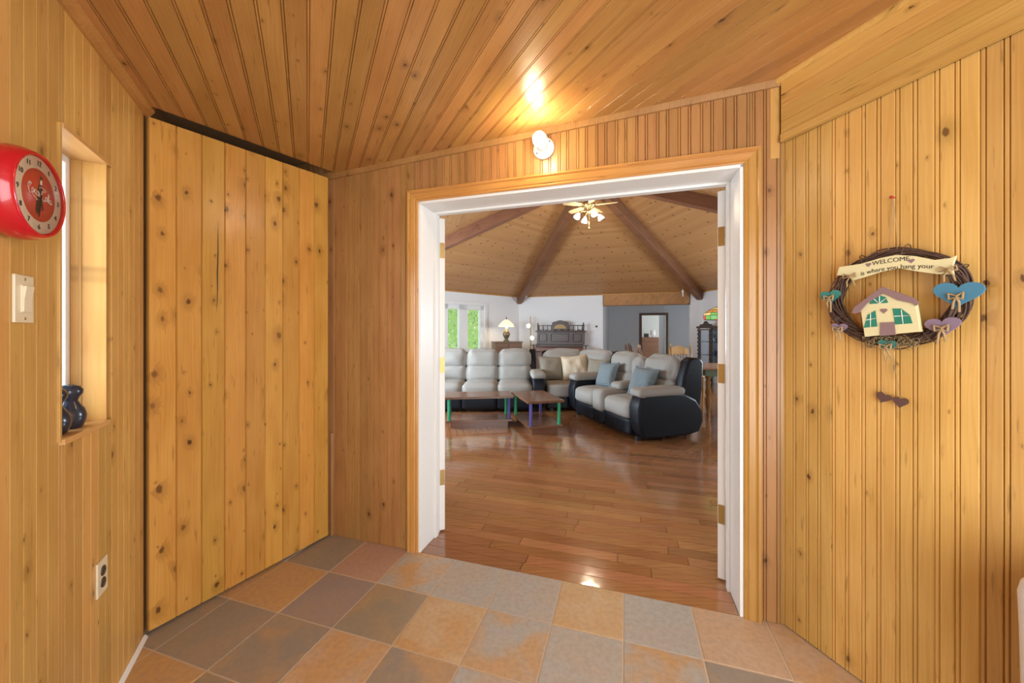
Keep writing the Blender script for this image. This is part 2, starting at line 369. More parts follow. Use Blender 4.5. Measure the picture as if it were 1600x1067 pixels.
tcol = {(0, 0): (DGREY, .25), (1, 0): (PINK, .2), (2, 0): (GREY, .95), (3, 0): (GREY, .25), (4, 0): (GREY, .2), (5, 0): (SAND, .6), (6, 0): (GREY, .1), (7, 0): (TAN, .35), (8, 0): (TAN, .7),
        (-1, 1): (ORG, .7), (0, 1): (ORG, .6), (1, 1): (PURP, .2), (2, 1): (OLV, .35), (3, 1): (SAND, .9), (4, 1): (GREY, .8), (5, 1): (GREY, .25), (6, 1): (GREY, .95), (7, 1): (DGREY, .2), (8, 1): (TAN, .7),
        (-1, 2): (DGREY, .3), (0, 2): (DGREY, .2), (1, 2): (DGREY, .5), (2, 2): (TAN, .8), (3, 2): (DGREY, .7), (4, 2): (GREY, .4), (5, 2): (GREY, .3), (6, 2): (SAND, .5), (7, 2): (GREY, .4),
        (-1, 3): (ORG, .8), (0, 3): (ORG, .9), (1, 3): (OLV, .6), (2, 3): (TAN, .8), (3, 3): (GREY, .6), (4, 3): (GREY, .7), (-2, 2): (OLV, .6), (-2, 3): (ORG, .7)}
inner = [(p.x, p.y) for p in (corner_l-N*.002, corner_r-N*.002, PR, PL)]
for c in range(-6, 12):
    for r in range(0, 9):
        g = .0045/TS; q = []
        for u, v in ((c+g, r-1+g), (c+1-g, r-1+g), (c+1-g, r-g), (c+g, r-g)):
            q.append(((-4.2038+u*math.cos(TH)-v*math.sin(TH))*TS, (6.8376-u*math.sin(TH)-v*math.cos(TH))*TS))
        q = clip(q, inner)
        if len(q) < 3: continue
        cx = sum(p[0] for p in q)/len(q); cy = sum(p[1] for p in q)/len(q)
        if cy < -.45: continue
        o = MB().prism([(p[0]-cx, p[1]-cy) for p in q], -.006, 0).build('tile', M_tile, fl)
        o.location = (cx, cy, random.uniform(-.0006, .0006))
        base, rust = tcol.get((c, r)) or random.choice(list(tcol.values())); o.color = (*base, rust)

# boards
PROF = [(0, -.004), (.0028, 0), (.0085, 0), (.0110, -.0055), (.0135, 0), (.0425, 0), (.0450, -.0055), (.0475, 0), (.0535, 0), (.0560, -.0055), (.0585, 0), (.0942, 0), (.097, -.004)]
def board(parent, org, u, l, nrm, w, l0, l1, mat, prof=PROF, thick=.016, name='board', e0=0, e1=0):
    """one moulded board: u across, l along, nrm out of the face; ends may be cut askew"""
    k = w/.097; sgn = 1 if u.cross(nrm).dot(l) > 0 else -1
    ps = [(x*k, y) for x, y in prof]+[(w, -thick), (0, -thick)]
    n = len(ps); vs = []
    for x, y in ps: vs.append((x, y*sgn, e0+(e1-e0)*x/w))
    for x, y in ps: vs.append((x, y*sgn, l0+(l1-l0)*x/w))
    fs = [list(range(n)), list(range(n, 2*n))[::-1]]+[(i, n+i, n+(i+1) % n, (i+1) % n) for i in range(n)]
    if sgn > 0: fs = [f[::-1] for f in fs]
    mb = MB().add(vs, fs); M = frame(org, u, nrm*sgn, l)
    return mb.build(name, mat, parent, M=M)
PROF1 = [(0, -.004), (.0028, 0), (.0085, 0), (.0110, -.005), (.0135, 0), (.0942, 0), (.097, -.004)]
PROFL = [(0, -.0025), (.002, 0), (.0465, 0), (.0485, -.002), (.0505, 0), (.095, 0), (.097, -.0025)]
FLAT = [(0, -.003), (.0025, 0), (.0945, 0), (.097, -.003)]
BW = .097
def wall_boards(parent, org, u, nrm, s0, s1, zb, ztop, mat, w=BW, prof=PROF, jit=0):
    s = s0
    while s < s1-.004:
        e = min(s+w, s1); p = org+u*s; q = org+u*e
        b0, b1 = (zb(p), zb(q)) if callable(zb) else (zb, zb)
        t0, t1 = (ztop(p), ztop(q)) if callable(ztop) else (ztop, ztop)
        board(parent, p, u, Z, nrm, e-s, t0, t1, mat, prof, e0=b0, e1=b1)
        s = e

def slab(name, p, q, nrm, t, z0, z1, holes, mat):
    """wall backing from p to q, thickness t away from nrm, with rectangular holes (s0,s1,z0,z1)"""
    u = (q-p).normalized(); ln = (q-p).length; mb = MB(); M = frame(p, u, Z, u.cross(Z))
    sg = 1 if u.cross(Z).dot(nrm) > 0 else -1
    xs = sorted({0, ln}|{h[0] for h in holes}|{h[1] for h in holes}); zs = sorted({z0, z1}|{h[2] for h in holes}|{h[3] for h in holes})
    for i in range(len(xs)-1):
        for j in range(len(zs)-1):
            cx, cz = (xs[i]+xs[i+1])/2, (zs[j]+zs[j+1])/2
            if any(h[0] < cx < h[1] and h[2] < cz < h[3] for h in holes): continue
            mb.box((cx, cz, -sg*t/2), (xs[i+1]-xs[i], zs[j+1]-zs[j], t))
    for k, v in enumerate(mb.v): mb.v[k] = M @ v
    return mb.build(name, mat)

# left wall
W_S0, W_S1, W_Z0, W_Z1 = .352, .625, 1.005, 1.897
p_far = A0-DL*1.29
wl = slab('wall_left', p_far-NL*.016, PL+DL*.05-NL*.016, NL, .11, -.02, 2.75, [(1.29+W_S0, 1.29+W_S1, W_Z0, W_Z1)], M_back)
tag(wl, 'left hall wall clad in vertical amber pine beadboard', 'wall', kind='structure')
s = W_S0-.3395-.0
while s < 2.45:
    e = s+BW; p = A0+DL*s; q = A0+DL*e; t0, t1 = ceil_z(p), ceil_z(q)
    if e > W_S0+.001 and s < W_S1-.001:
        e = min(e, W_S1) ; q = A0+DL*e
        board(wl, p, DL, Z, NL, e-s, W_Z0, W_Z0, M_left, PROFL); board(wl, p+Z*W_Z1, DL, Z, NL, e-s, t0-W_Z1, t1-W_Z1, M_left, PROFL)
    else: board(wl, p, DL, Z, NL, e-s, t0, t1, M_left, PROFL)
    s = e
# window in the left wall
wf = frame(A0+DL*W_S1, -DL, Z, NL)      # x to the far side, y up, z into the hall
ww, wh = W_S1-W_S0, W_Z1-W_Z0
w1 = empty('window_1', wf, 'narrow tall window set deep in the left pine wall', 'window'); w1['kind'] = 'structure'
def wb(x0, x1, y0, y1, z0, z1, name, mat, bevel=.001):
    return MB().box(((x0+x1)/2, (y0+y1)/2, (z0+z1)/2), (x1-x0, y1-y0, z1-z0)).build(name, mat, w1, bevel)
wb(-.008, .003, W_Z0-.003, W_Z1+.003, -.13, .006, 'edge_trim', M_jamb)
wb(ww-.004, ww+.002, W_Z0, W_Z1, -.082, .004, 'jamb', M_jamb)
wb(ww-.007, ww-.003, W_Z0+.005, W_Z1-.005, -.062, -.055, 'jamb_bead', M_jamb)
wb(0, ww, W_Z1-.008, W_Z1+.006, -.13, .010, 'head', M_jambx)
wb(0, ww, W_Z0-.012, W_Z0+.004, -.13, .012, 'sill', M_jambx)
for x0, x1, y0, y1 in ((.004, .030, W_Z0, W_Z1), (ww-.030, ww-.004, W_Z0, W_Z1), (.03, ww-.03, W_Z0, W_Z0+.03), (.03, ww-.03, W_Z1-.03, W_Z1)):
    wb(x0, x1, y0, y1, -.125, -.082, 'sash', M_white)
wb(.03, ww-.03, W_Z0+.03, W_Z1-.03, -.118, -.114, 'pane', M_glass, 0)
# white caulk strip at the foot of the left wall, moulding at its top
bl = MB().prism([(0, 0), (.012, 0), (.003, .012), (0, .014)], 0, LEND+.0, M=frame(A0+DL*0, NL, Z, NL.cross(Z))).build('baseboard_left', M_white)
tag(bl, 'thin white strip along the foot of the left wall', 'baseboard', kind='structure')
t0 = A0-DL*.02; t1 = PL
mdir = (t1-t0).normalized()
ml = MB().prism([(0, -.034), (.010, -.034), (.016, -.018), (.028, -.002), (.028, .02), (0, .02)], 0, (t1-t0).length, M=frame(t0+Z*2.272, NL, Z, NL.cross(Z))).build('trim_1', M_ceil)
tag(ml, 'brown wood moulding between the left wall and the ceiling', 'trim', kind='structure')

# doorway wall
O_T0, O_T1, O_Z = -1.175, .520, 2.083
pa, pb = WD0+T*(TC_L-.8)+N*.016, WD0+T*2.0+N*.016
wd = slab('wall_doorway', pa, pb, -N, ROOM_N-WALL_N-.016, -.02, 2.70, [(O_T0-(TC_L-.8), O_T1-(TC_L-.8), -.02, O_Z)], M_wall)
tag(wd, 'wall of russet pine beadboard around the wide double doorway', 'wall', kind='structure')
CW = .066
s = O_T0-CW+.03-BW*15
lo = s
while s < TC_R:
    e = min(s+BW, TC_R); p = WD0+T*s; q = WD0+T*e
    over = e > O_T0-CW+.03 and s < O_T1+CW-.03
    if over: e = min(e, O_T1+CW-.03) if e > O_T1+CW-.03 else e; q = WD0+T*e
    zb = O_Z+.02 if over else 0
    up_ = .11 if e < -1.60 else 0      # carries on up behind the slot over the panel
    board(wd, p+Z*zb, T, Z, -N, e-s, ceil_z(p)-zb+up_, ceil_z(q)-zb+up_, M_door)
    s = e
# casing (mitred, fluted)
def casing_prof():
    return [(0, 0), (0, .012), (.006, .016), (.014, .012), (.020, .017), (.044, .020), (.050, .015), (.056, .022), (.066, .022), (.066, 0)]
dc = empty('door_1', frame(WD0+T*O_T0, T, Z, -N), 'white double door standing open in a fluted pine frame', 'door'); dc['kind'] = 'structure'
ow, oh = O_T1-O_T0, O_Z
cp = casing_prof()
def case_run(path, name, mat):
    """sweep casing profile along 2 points with given mitre; path = [(pt, outward dir scaled)]"""
    vs = []; n = len(cp)
    for (px, py), (ox, oy) in path:
        for a, d in cp: vs.append((px+ox*a, py+oy*a, d))
    fs = [(i, i+1, n+i+1, n+i) for i in range(n-1)]+[list(range(n))[::-1], list(range(n, 2*n))]
    o = MB().add(vs, fs).build(name, mat, dc); return o
for nm, path in (('casing', [((0, 0), (-1, 0)), ((0, oh), (-1, 1))]), ('casing', [((0, oh), (-1, 1)), ((ow, oh), (1, 1))]), ('casing', [((ow, oh), (1, 1)), ((ow, 0), (1, 0))])):
    o = case_run(path, nm, M_case_h if path[0][0][1] == path[1][0][1] else M_case_v)
    bm = bmesh.new(); bm.from_mesh(o.data); bmesh.ops.recalc_face_normals(bm, faces=bm.faces); bm.to_mesh(o.data); bm.free()
JD = ROOM_N-WALL_N
def jb(x0, x1, y0, y1, z0, z1, name, mat, parent=dc, bevel=.0015):
    return MB().box(((x0+x1)/2, (y0+y1)/2, (z0+z1)/2), (x1-x0, y1-y0, z1-z0)).build(name, mat, parent, bevel)
jb(-.004, .014, 0, oh, -JD, .004, 'jamb', M_white); jb(ow-.014, ow+.004, 0, oh, -JD, .004, 'jamb', M_white)
jb(.0, ow, oh-.014, oh+.004, -JD, .004, 'head_jamb', M_white)
for x0, x1 in ((.014, .026), (ow-.026, ow-.014)): jb(x0, x1, 0, oh-.014, -.195, -.160, 'door_stop', M_white)
jb(.026, ow-.026, oh-.026, oh-.014, -.195, -.160, 'door_stop', M_white)
def leaf(hx, ang, hinge_z, sgn):
    """door leaf hinged at hx, swung into the great room"""
    d = Vector((-sgn*math.cos(ang), 0, -math.sin(ang))); th = Vector((0, 1, 0)).cross(d)*1.0
    M = frame(Vector((hx, .012, -JD-.004)), d, Vector((0, 1, 0)), d.cross(Vector((0, 1, 0))))
    o = MB().box((.41, 1.02, 0), (.82, 2.04, .036), M=M).build('door_leaf', M_white, dc, .002)
    for pz in (.2, .75, 1.35): MB().box((.41, pz+.2, 0), (.56, .42, .046), M=M).build('door_panel', M_white, o, .006)
    for z in hinge_z:
        hm = MB(); hm.box((-.0015, z, 0), (.003, .10, .030), M=M)
        for kz in (-.035, 0, .035): hm.box((-.004, z+kz, .006 if kz else -.006), (.003, .006, .006), M=M)
        hm.build('hinge', M_brass, o)
    return o
leaf(.030, math.radians(131), (.345, 1.08, 1.83), -1)
leaf(ow-.036, math.radians(114), (.34, 1.08, 1.80), 1)
# moulding under the ceiling on the doorway wall
pA, pB = WD0+T*(-1.86), WD0+T*TC_R
za, zb_ = ceil_z(pA), ceil_z(pB)
mv = []
for p, z in ((pA, za), (pB, zb_)):
    for d, dz in ((0, .01), (0, -.030), (.012, -.030), (.016, -.012), (.020, .01)): mv.append(p-N*d+Z*(z+dz))
md = MB().add(mv, [(0, 1, 6, 5), (1, 2, 7, 6), (2, 3, 8, 7), (3, 4, 9, 8), (4, 0, 5, 9), (4, 3, 2, 1, 0), (5, 6, 7, 8, 9)]).build('trim_2', M_door)
tag(md, 'russet wood strip between the doorway wall and the ceiling', 'trim', kind='structure')

# right wall
cr_s = (corner_r-R0).dot(DR)
wr = slab('wall_right', R0+DR*(cr_s-.1)-NR*.016, PR+DR*.05-NR*.016, NR, .10, -.02, 2.75, [], M_back)
tag(wr, 'right hall wall clad in vertical golden pine beadboard', 'wall', kind='structure')
LED = 2.158
s = cr_s-.006
while s < 2.4:
    e = s+BW; p = R0+DR*s
    board(wr, p, DR, Z, NR, BW, LED, LED, M_right, e0=.004, e1=.004); s = e
# bulkhead of horizontal boards over the right wall
bh = empty('trim_3', frame(R0+DR*(cr_s-.03)+Z*LED, DR, Z, NR), 'bulkhead of horizontal pine boards above the right wall', 'trim'); bh['kind'] = 'structure'
bo = R0+DR*(cr_s+.004)+NR*.022
L_ = 2.4
def bz(s): return ceil_z(bo+DR*s)
zz = LED+.028; rows = []
while zz < 2.52:
    rows.append(zz); zz += .0595
for z in rows:
    top0, top1 = min(z+.0595, bz(0)-.0), min(z+.0595, bz(L_))
    if top0 <= z+.002: continue
    ps = FLAT; k = .0595/.097; w = top0-z
    board(bh, bo+Z*z, Z, DR, NR, w, L_, L_, M_right, prof=[(x, y*.9) for x, y in FLAT])
board(bh, bo+Z*(LED-.002)+NR*.006, Z, DR, NR, .032, L_, L_, M_right, prof=FLAT, thick=.022, name='ledge_strip')
# top quarter round along the bulkhead
pv = []
for sx in (-.03, L_):
    p = bo+DR*sx
    for d, dz in ((0, .01), (0, -.022), (.010, -.020), (.018, -.008), (.020, .01)): pv.append(p+NR*d+Z*(ceil_z(p)+dz))
o = MB().add(pv, [(0, 1, 6, 5), (1, 2, 7, 6), (2, 3, 8, 7), (3, 4, 9, 8), (4, 0, 5, 9), (4, 3, 2, 1, 0), (5, 6, 7, 8, 9)]).build('top_strip', M_right, bh); o.matrix_basis = bh.matrix_basis.inverted()
# batten closing the bulkhead's end against the doorway wall
ct = board(bh, WD0+T*(TC_R-.052)-N*.002+Z*2.092, T, Z, -N, .038, ceil_z(corner_r)-2.092-.012, ceil_z(corner_r)-2.092-.010, M_right, prof=FLAT, thick=.004, name='batten')
# thin batten standing in the corner by the panel
cb = MB().prism([(0, 0), (.018, 0), (.018, .006), (.006, .014), (0, .014)], .0, .66, M=frame(WD0+T*(-1.812)-N*.0, T, -N, Z)).build('trim_4', M_door, None, .002)
tag(cb, 'thin vertical wood strip beside the sliding panel at the floor', 'trim', kind='structure')

# rear wall with glazed entrance behind the viewpoint
rear_u = (PR-PL).normalized(); rl = (PR-PL).length
wre = slab('wall_rear', PL-rear_u*.1, PR+rear_u*.1, Vector((0, 1, 0)),   .1, -.02, 2.75, [(.30, 2.15, .05, 2.12)], M_wall)
tag(wre, 'wall of the entrance with a glazed opening', 'wall', kind='structure')

# ceiling boards
pp0_ = Vector((-1.5731, 1.595, 0)); pu_ = (Vector((-1.1683, 2.3607, 0))-pp0_).normalized(); pn_ = Vector((pu_.y, -pu_.x, 0))
cpoly = [corner_l-T*.3+N*.12, corner_r+T*.15+N*.12, PR+T*.15-N*.1, PL-T*.2-N*.1]
cm = MB(); cv_ = []
for dz in (.12, .18):
    for p in cpoly: cv_.append(Vector((p.x, p.y, ceil_z(p)+dz)))
cm.add(cv_, [(0, 1, 2, 3), (7, 6, 5, 4), (0, 4, 5, 1), (1, 5, 6, 2), (2, 6, 7, 3), (3, 7, 4, 0)])
ce = cm.build('ceiling', M_back); tag(ce, 'sloping hall ceiling of brown stained pine beadboard', 'ceiling', kind='structure')
cu = (NL+Z*CSL).normalized(); cn = DL.cross(cu); cn = cn if cn.z < 0 else -cn
d = -.02; CB = .070
while d < 2.62:
    base = A0+NL*d/ (1) ; base.z = 2.272+CSL*d
    def s_at_wall(dd, plane_n):   # where line A0+NL*dd - DL*s reaches the doorway plane
        q = A0+NL*dd; return (plane_n-q.dot(N))/(-DL.dot(N))
    # boards run from the entrance (s=LEND) to the doorway wall
    far = (WALL_N+.02-(A0+NL*(d+CB/2)).dot(N))/DL.dot(N)      # negative s
    near = 2.45; skew = 0
    if d < .80:
        k0 = (isect(A0+NL*d, DL, pp0_+pn_*.040, pu_)-A0).dot(DL); k1 = (isect(A0+NL*(d+CB), DL, pp0_+pn_*.040, pu_)-A0).dot(DL)
        if (k0+k1)/2 > far: far = k0; skew = k1-k0
    if d > 2.02:   # stop against the right wall
        k = isect(A0+NL*d, DL, R0-NR*.06, DR); near = min(near, (k-A0).dot(DL))
    if near-far > .15:
        st = base+DL*far
        board(ce, st, cu, DL, cn, CB, near-far, near-far, M_ceil, PROF1, e0=0, e1=skew)
    d += CB

# ------------------------------------------------------------------ panel door across the corner
pp0 = Vector((-1.5731, 1.595, 0)); pp1 = Vector((-1.1683, 2.3607, 0)); pu = (pp1-pp0).normalized(); pn = Vector((pu.y, -pu.x, 0))
pn = pn if pn.dot(-pp0) > 0 else -pn
pnl = empty('closet_panel', Matrix.Translation(pp0), 'tall honey pine plank panel closing off the hall corner', 'panel')
plen = (pp1-pp0).length-.008; bwid = plen/9
tz0, tz1 = 2.243, 2.292
for i in range(9):
    p = pp0+pu*(bwid*i)+Z*.014
    a = tz0+(tz1-tz0)*i/9; b = tz0+(tz1-tz0)*(i+1)/9
    board(pnl, p, pu, Z, pn, bwid, a-.014, b-.014, M_panel, prof=[(0, -.007), (.0035, 0), (.0935, 0), (.097, -.007)], thick=.028, name='plank')
for z in (.25, 1.15, 2.0):
    MB().box((plen/2, .040, z), (plen-.06, .022, .10), M=frame(pp0, pu, -pn, Z)).build('back_rail', M_panel, pnl, M=Matrix.Identity(4))
# long drying crack in the third plank
ck = MB(); M3 = frame(pp0, pu, Z, pu.cross(Z))
sg3 = 1 if pu.cross(Z).dot(pn) > 0 else -1
crk = [(.258, 1.86, .0004), (.256, 1.80, .0012), (.2565, 1.70, .0022), (.2535, 1.60, .0026), (.2545, 1.52, .0020), (.2525, 1.45, .0011), (.250, 1.41, .0004)]
vs = []
for x, z, w in crk: vs += [(x-w, z, sg3*.0006), (x+w, z, sg3*.0006)]
ck.add(vs, [(2*i, 2*i+1, 2*i+3, 2*i+2) for i in range(len(crk)-1)], M=M3).build('crack', M_dark, pnl, M=Matrix.Identity(4))

# ------------------------------------------------------------------ great room shell
wall_names = ['wall_far', 'wall_far_right', 'wall_near_right', None, 'wall_near_left', 'wall_far_left']
wall_lab = ['far white wall with a wide opening into a back hall', 'white wall behind the dining table and china cabinet', 'white wall near the dining end with an added daylight window', None, 'white wall near the doorway with an added daylight window', 'white wall with the window behind the sofa']
uFL = (hexc[5]-hexc[0]).normalized()                    # far-left wall, from the far corner
GW = (1.36, 3.35, .72, 2.02)                            # window there: s0,s1,z0,z1 (from the far corner)
OPN = (2.51, 4.79, 0, 2.03)                             # opening in the far wall
holes = {0: [OPN], 1: [(2.6, 4.4, .8, 2.05)], 2: [(1.2, 3.8, .8, 2.05)], 4: [(1.2, 3.8, .8, 2.05)], 5: [(HR-GW[1], HR-GW[0], GW[2], GW[3])]}
gwalls = {}
for i in range(6):
    if i == 3: continue
    a, b = hexc[i], hexc[(i+1) % 6]; inward = (HC-(a+b)/2).normalized(); inward.z = 0
    w = slab(wall_names[i], a, b, inward, .16, -.02, 2.75, holes.get(i, []), M_wall)
    gwalls[i] = tag(w, wall_lab[i], 'wall', kind='structure')
# window frames out of view; both near-side windows are added to admit daylight
for k, i in enumerate((1, 2, 4)):
    h = holes[i][0]; a, b = hexc[i], hexc[(i+1) % 6]; u = (b-a).normalized(); inw = (HC-(a+b)/2).normalized(); inw.z = 0
    we = empty('window_%d' % (3+k), frame(a+u*h[0]+Z*h[2], u, Z, u.cross(Z)), 'wide white window %s' % ('beside the china cabinet', 'added for daylight on the dining side near the doorway', 'added for daylight on the sofa side near the doorway')[k], 'window'); we['kind'] = 'structure'
    sg = 1 if u.cross(Z).dot(inw) > 0 else -1; W, H = h[1]-h[0], h[3]-h[2]
    for x0, x1, y0, y1 in ((-.06, .03, -.06, H+.06), (W-.03, W+.06, -.06, H+.06), (.03, W-.03, -.06, .03), (.03, W-.03, H-.03, H+.06), (W/2-.03, W/2+.03, .03, H-.03)):
        MB().box(((x0+x1)/2, (y0+y1)/2, sg*.005), (x1-x0, y1-y0, .035)).build('frame', M_white, we)
# the window in view
fw = frame(hexc[0]+uFL*GW[1]+Z*GW[2], -uFL, Z, (-uFL).cross(Z))
w2 = empty('window_2', fw, 'white casement window with trees outside, behind the sofa', 'window'); w2['kind'] = 'structure'
W, H = GW[1]-GW[0], GW[3]-GW[2]
def w2b(x0, x1, y0, y1, z0, z1, name, mat=M_white): return MB().box(((x0+x1)/2, (y0+y1)/2, (z0+z1)/2), (x1-x0, y1-y0, z1-z0)).build(name, mat, w2, .003 if mat == M_white else 0)
for x0, x1, y0, y1 in ((-.09, .0, -.09, H+.09), (W, W+.09, -.09, H+.09), (0, W, H, H+.09), (0, W, -.09, 0)): w2b(x0, x1, y0, y1, -.01, .03, 'casing')
for x0, x1 in ((0, .10), (W-.12, W), (.68, .80), (W-.83, W-.55)): w2b(x0, x1, 0, H, -.12, -.03, 'mullion')
w2b(0, W, H-.12, H, -.12, -.03, 'rail'); w2b(0, W, 0, .10, -.12, -.03, 'rail')
for x0, x1 in ((.10, .68), (.80, W-.83), (W-.55, W-.12)): w2b(x0, x1, .10, H-.12, -.085, -.080, 'pane', M_glass)
# foliage outside
lf = MB(); leafc = []
rng = random.Random(3)
outN = -(HC-(hexc[0]+hexc[5])/2).normalized(); outN.z = 0
for i in range(8000):
    s = rng.uniform(-4.5, 4.5); dd = rng.uniform(2.0, 3.4); z = rng.uniform(-.4, 3.8)
    c = hexc[0]+uFL*s+outN*(dd+.35*math.sin(s*3.1)+.3*math.sin(z*4+s))+Z*z
    r = rng.uniform(.045, .10); e = Matrix.Rotation(rng.uniform(0, 6.28), 3, 'Z') @ Matrix.Rotation(rng.uniform(-.9, .9), 3, 'X') @ Matrix.Rotation(rng.uniform(0, 6.28), 3, 'Y')
    q = [c+e @ Vector(v) for v in ((-r, 0, 0), (0, -.01, -r*.45), (r, 0, 0), (0, .01, r*.45))]
    g = rng.random(); lf.add(q, [(0, 1, 2, 3)], col=(.22+.26*g, .32+.26*g, .09+.18*g))
def leaf_mat():
    m, t, b = new_mat('leaf'); at = t.nodes.new('ShaderNodeAttribute'); at.attribute_name = 'tint'; t.links.new(at.outputs['Color'], b.inputs['Base Color']); b.inputs['Roughness'].default_value = .6; return m
lo_ = lf.build('hedge_foliage', leaf_mat()); tag(lo_, 'bright green leafy trees outside the sofa window', 'foliage', kind='stuff')
# dense dark hedge body just behind the leaves
hb = MB().box((0.2, 1.2, 0), (11.0, 5.2, .5), M=frame(hexc[0]+outN*4.75, uFL, Z, uFL.cross(Z))).build('hedge_body', plain('hedge_green', (.30, .45, .12), .9, bump=1, bscale=12)); tag(hb, 'dense inner mass of the green hedge outside the window', 'hedge', kind='stuff')

# ceiling (six slopes) with beams
gm = bpy.data.meshes.new('ceiling'); bm = bmesh.new(); uvl = bm.loops.layers.uv.new('UVMap')
ap = HC+Z*APEX
for i in range(6):
    a, b = hexc[i]+Z*WALL_H, hexc[(i+1) % 6]+Z*WALL_H
    out = ((a+b)/2-HC); out.z = 0; out.normalize(); kk = (APEX-WALL_H)/HA
    ex = .2; a2 = a+(a-HC-Z*WALL_H).normalized()*ex/math.cos(PI/6)-Z*kk*ex; b2 = b+(b-HC-Z*WALL_H).normalized()*ex/math.cos(PI/6)-Z*kk*ex
    f = bm.faces.new([bm.verts.new(v) for v in (a2, b2, ap)]); u = (b-a).normalized()
    for l in f.loops: l[uvl].uv = ((l.vert.co-a).dot(u)+i*13.7, (APEX-l.vert.co.z)*2.6+i*.013)
bm.normal_update()
ext = bmesh.ops.solidify(bm, geom=bm.faces[:], thickness=-.03)
bm.to_mesh(gm); bm.free(); gm.materials.append(M_gceil)
gc = bpy.data.objects.new('ceiling', gm); COL.objects.link(gc); tag(gc, 'six-sided vaulted pine ceiling of the great room with dark beams', 'ceiling', kind='structure')
M_beam = pine('beam_wood', (.25, .105, .05), (.165, .062, .03), knots=.15, axis='X', rough=.5, vary=.1)
for i in range(6):
    c = hexc[i]; d = (c-HC).normalized(); side = d.cross(Z)
    r0, r1 = .10, HR-.01; b1, b0 = 2.14, 3.86
    tz = lambda r: APEX-(APEX-WALL_H)*r/HR+.02
    x = (Vector((0, 0, b1-b0))+d*(HR)).normalized(); org = HC+Z*b0
    Mx = frame(org, x, side.cross(x)*-1 if False else x.cross(side), side); Mi = Mx.inverted(); vs = []
    for r, bz_ in ((r0, b0), (r1, b1)):
        for w in (-.075, .075):
            for z in (bz_, tz(r)): vs.append(Mi @ (HC+d*r+side*w+Z*z))
    o = MB().add(vs, [(0, 1, 3, 2), (4, 6, 7, 5), (0, 4, 5, 1), (2, 3, 7, 6), (0, 2, 6, 4), (1, 5, 7, 3)]).build('beam', M_beam, gc, .006, M=Mx)
    bm = bmesh.new(); bm.from_mesh(o.data); bmesh.ops.recalc_face_normals(bm, faces=bm.faces); bm.to_mesh(o.data); bm.free()
# cornice strips
for i in range(6):
    a, b = hexc[i], hexc[(i+1) % 6]; u = (b-a).normalized(); inw = (HC-(a+b)/2).normalized(); inw.z = 0
    MB().box((HR/2, 2.375, .012*(1 if u.cross(Z).dot(inw) > 0 else -1)), (HR, .06, .025), M=frame(a, u, Z, u.cross(Z))).build('cornice', M_trimw, gc)

# strip floor, laid in six mitred sectors round the middle
fb = MB().prism([(p.x, p.y) for p in [HC+(c-HC)*1.06 for c in hexc]], -.06, -.004).build('floor', plain('subfloor', (.32, .17, .08), .6))
tag(fb, 'glossy strip oak floor of the great room', 'floor', kind='structure')
MB().box((0, 0, 0), (ow+.0, JD, .05), M=frame(nt((WALL_N+ROOM_N)/2, (O_T0+O_T1)/2, -.029), T, N, Z)).build('threshold_base', M_back, fb)
PW = .083
planks = []; rp = random.Random(11)
tones = [(.38, .175, .070), (.40, .185, .075), (.36, .162, .066), (.43, .205, .085), (.31, .135, .054), (.39, .178, .072), (.37, .168, .068)]
SECT = [(N*-1, T), (T*math.cos(PI/6)-N*.5, (T*.5+N*math.cos(PI/6))), (T*math.cos(PI/6)+N*.5, (T*-.5+N*math.cos(PI/6))), (N, T*-1), (T*-math.cos(PI/6)+N*.5, T*-.5-N*math.cos(PI/6)), (T*-math.cos(PI/6)-N*.5, T*.5-N*math.cos(PI/6))]
for si, (out, al) in enumerate(SECT):
    rmax = HA+(JD+.0 if si == 0 else .0); r = rmax
    while r > .02:
        ri = max(r-PW, 0); h0, h1 = r*math.tan(PI/6), ri*math.tan(PI/6)
        if si == 0 and r > HA+.001:     # within the doorway
            tc = -(HC.dot(T)); lo_t, hi_t = O_T0-HC.dot(T)+.014, O_T1-HC.dot(T)-.014
            x0, hi = lo_t, hi_t
        else: x0, hi = -h0, h0
        x = x0; first = True
        while x < hi-1e-6:
            ln = rp.uniform(.55, 1.35) if not first else rp.uniform(.2, 1.1)
            e = min(x+ln, hi)
            if hi-e < .15: e = hi
            g = .0019
            if si == 0 and r > HA+.001: q = [(x+g, r-g), (e-g, r-g), (e-g, ri+g), (x+g, ri+g)]
            else: q = [(x+g, r-g), (e-g, r-g), (min(e, h1)-g, ri+g), (max(x, -h1)+g, ri+g)]
            if q[2][0] > q[3][0]+.001:
                pts = [HC+out*b+al*a for a, b in q]
                planks.append(((sum(p.y for p in pts)/4), si, pts, tones[rp.randrange(7)], out, al))
            x = e; first = False
        r = ri
def seen(p):
    c = p.y
    return c > 1.5 and 640 < 800+FPX*p.x/max(c, .1) < 1170
vis = sorted([k for k in range(len(planks)) if any(seen(v) for v in planks[k][2]) or seen(sum(planks[k][2], Vector())/4)], key=lambda k: planks[k][0])[:300]
vset = set(vis); rest = MB()
for k, (dist, si, pts, tn, out, al) in enumerate(planks):
    tn = tuple(c*rp.uniform(.94, 1.06) for c in tn)
    if k in vset:
        c = sum(pts, Vector())/4
        MB().prism([(p.x-c.x, p.y-c.y) for p in pts], -.006, 0, col=tn).build('plank', M_plank, fb, M=Matrix.Translation(c))
    else: rest.prism([(p.x, p.y) for p in pts], -.006, 0, col=tn)
ro = rest.build('planks', M_plank, fb); ro['kind'] = 'stuff'

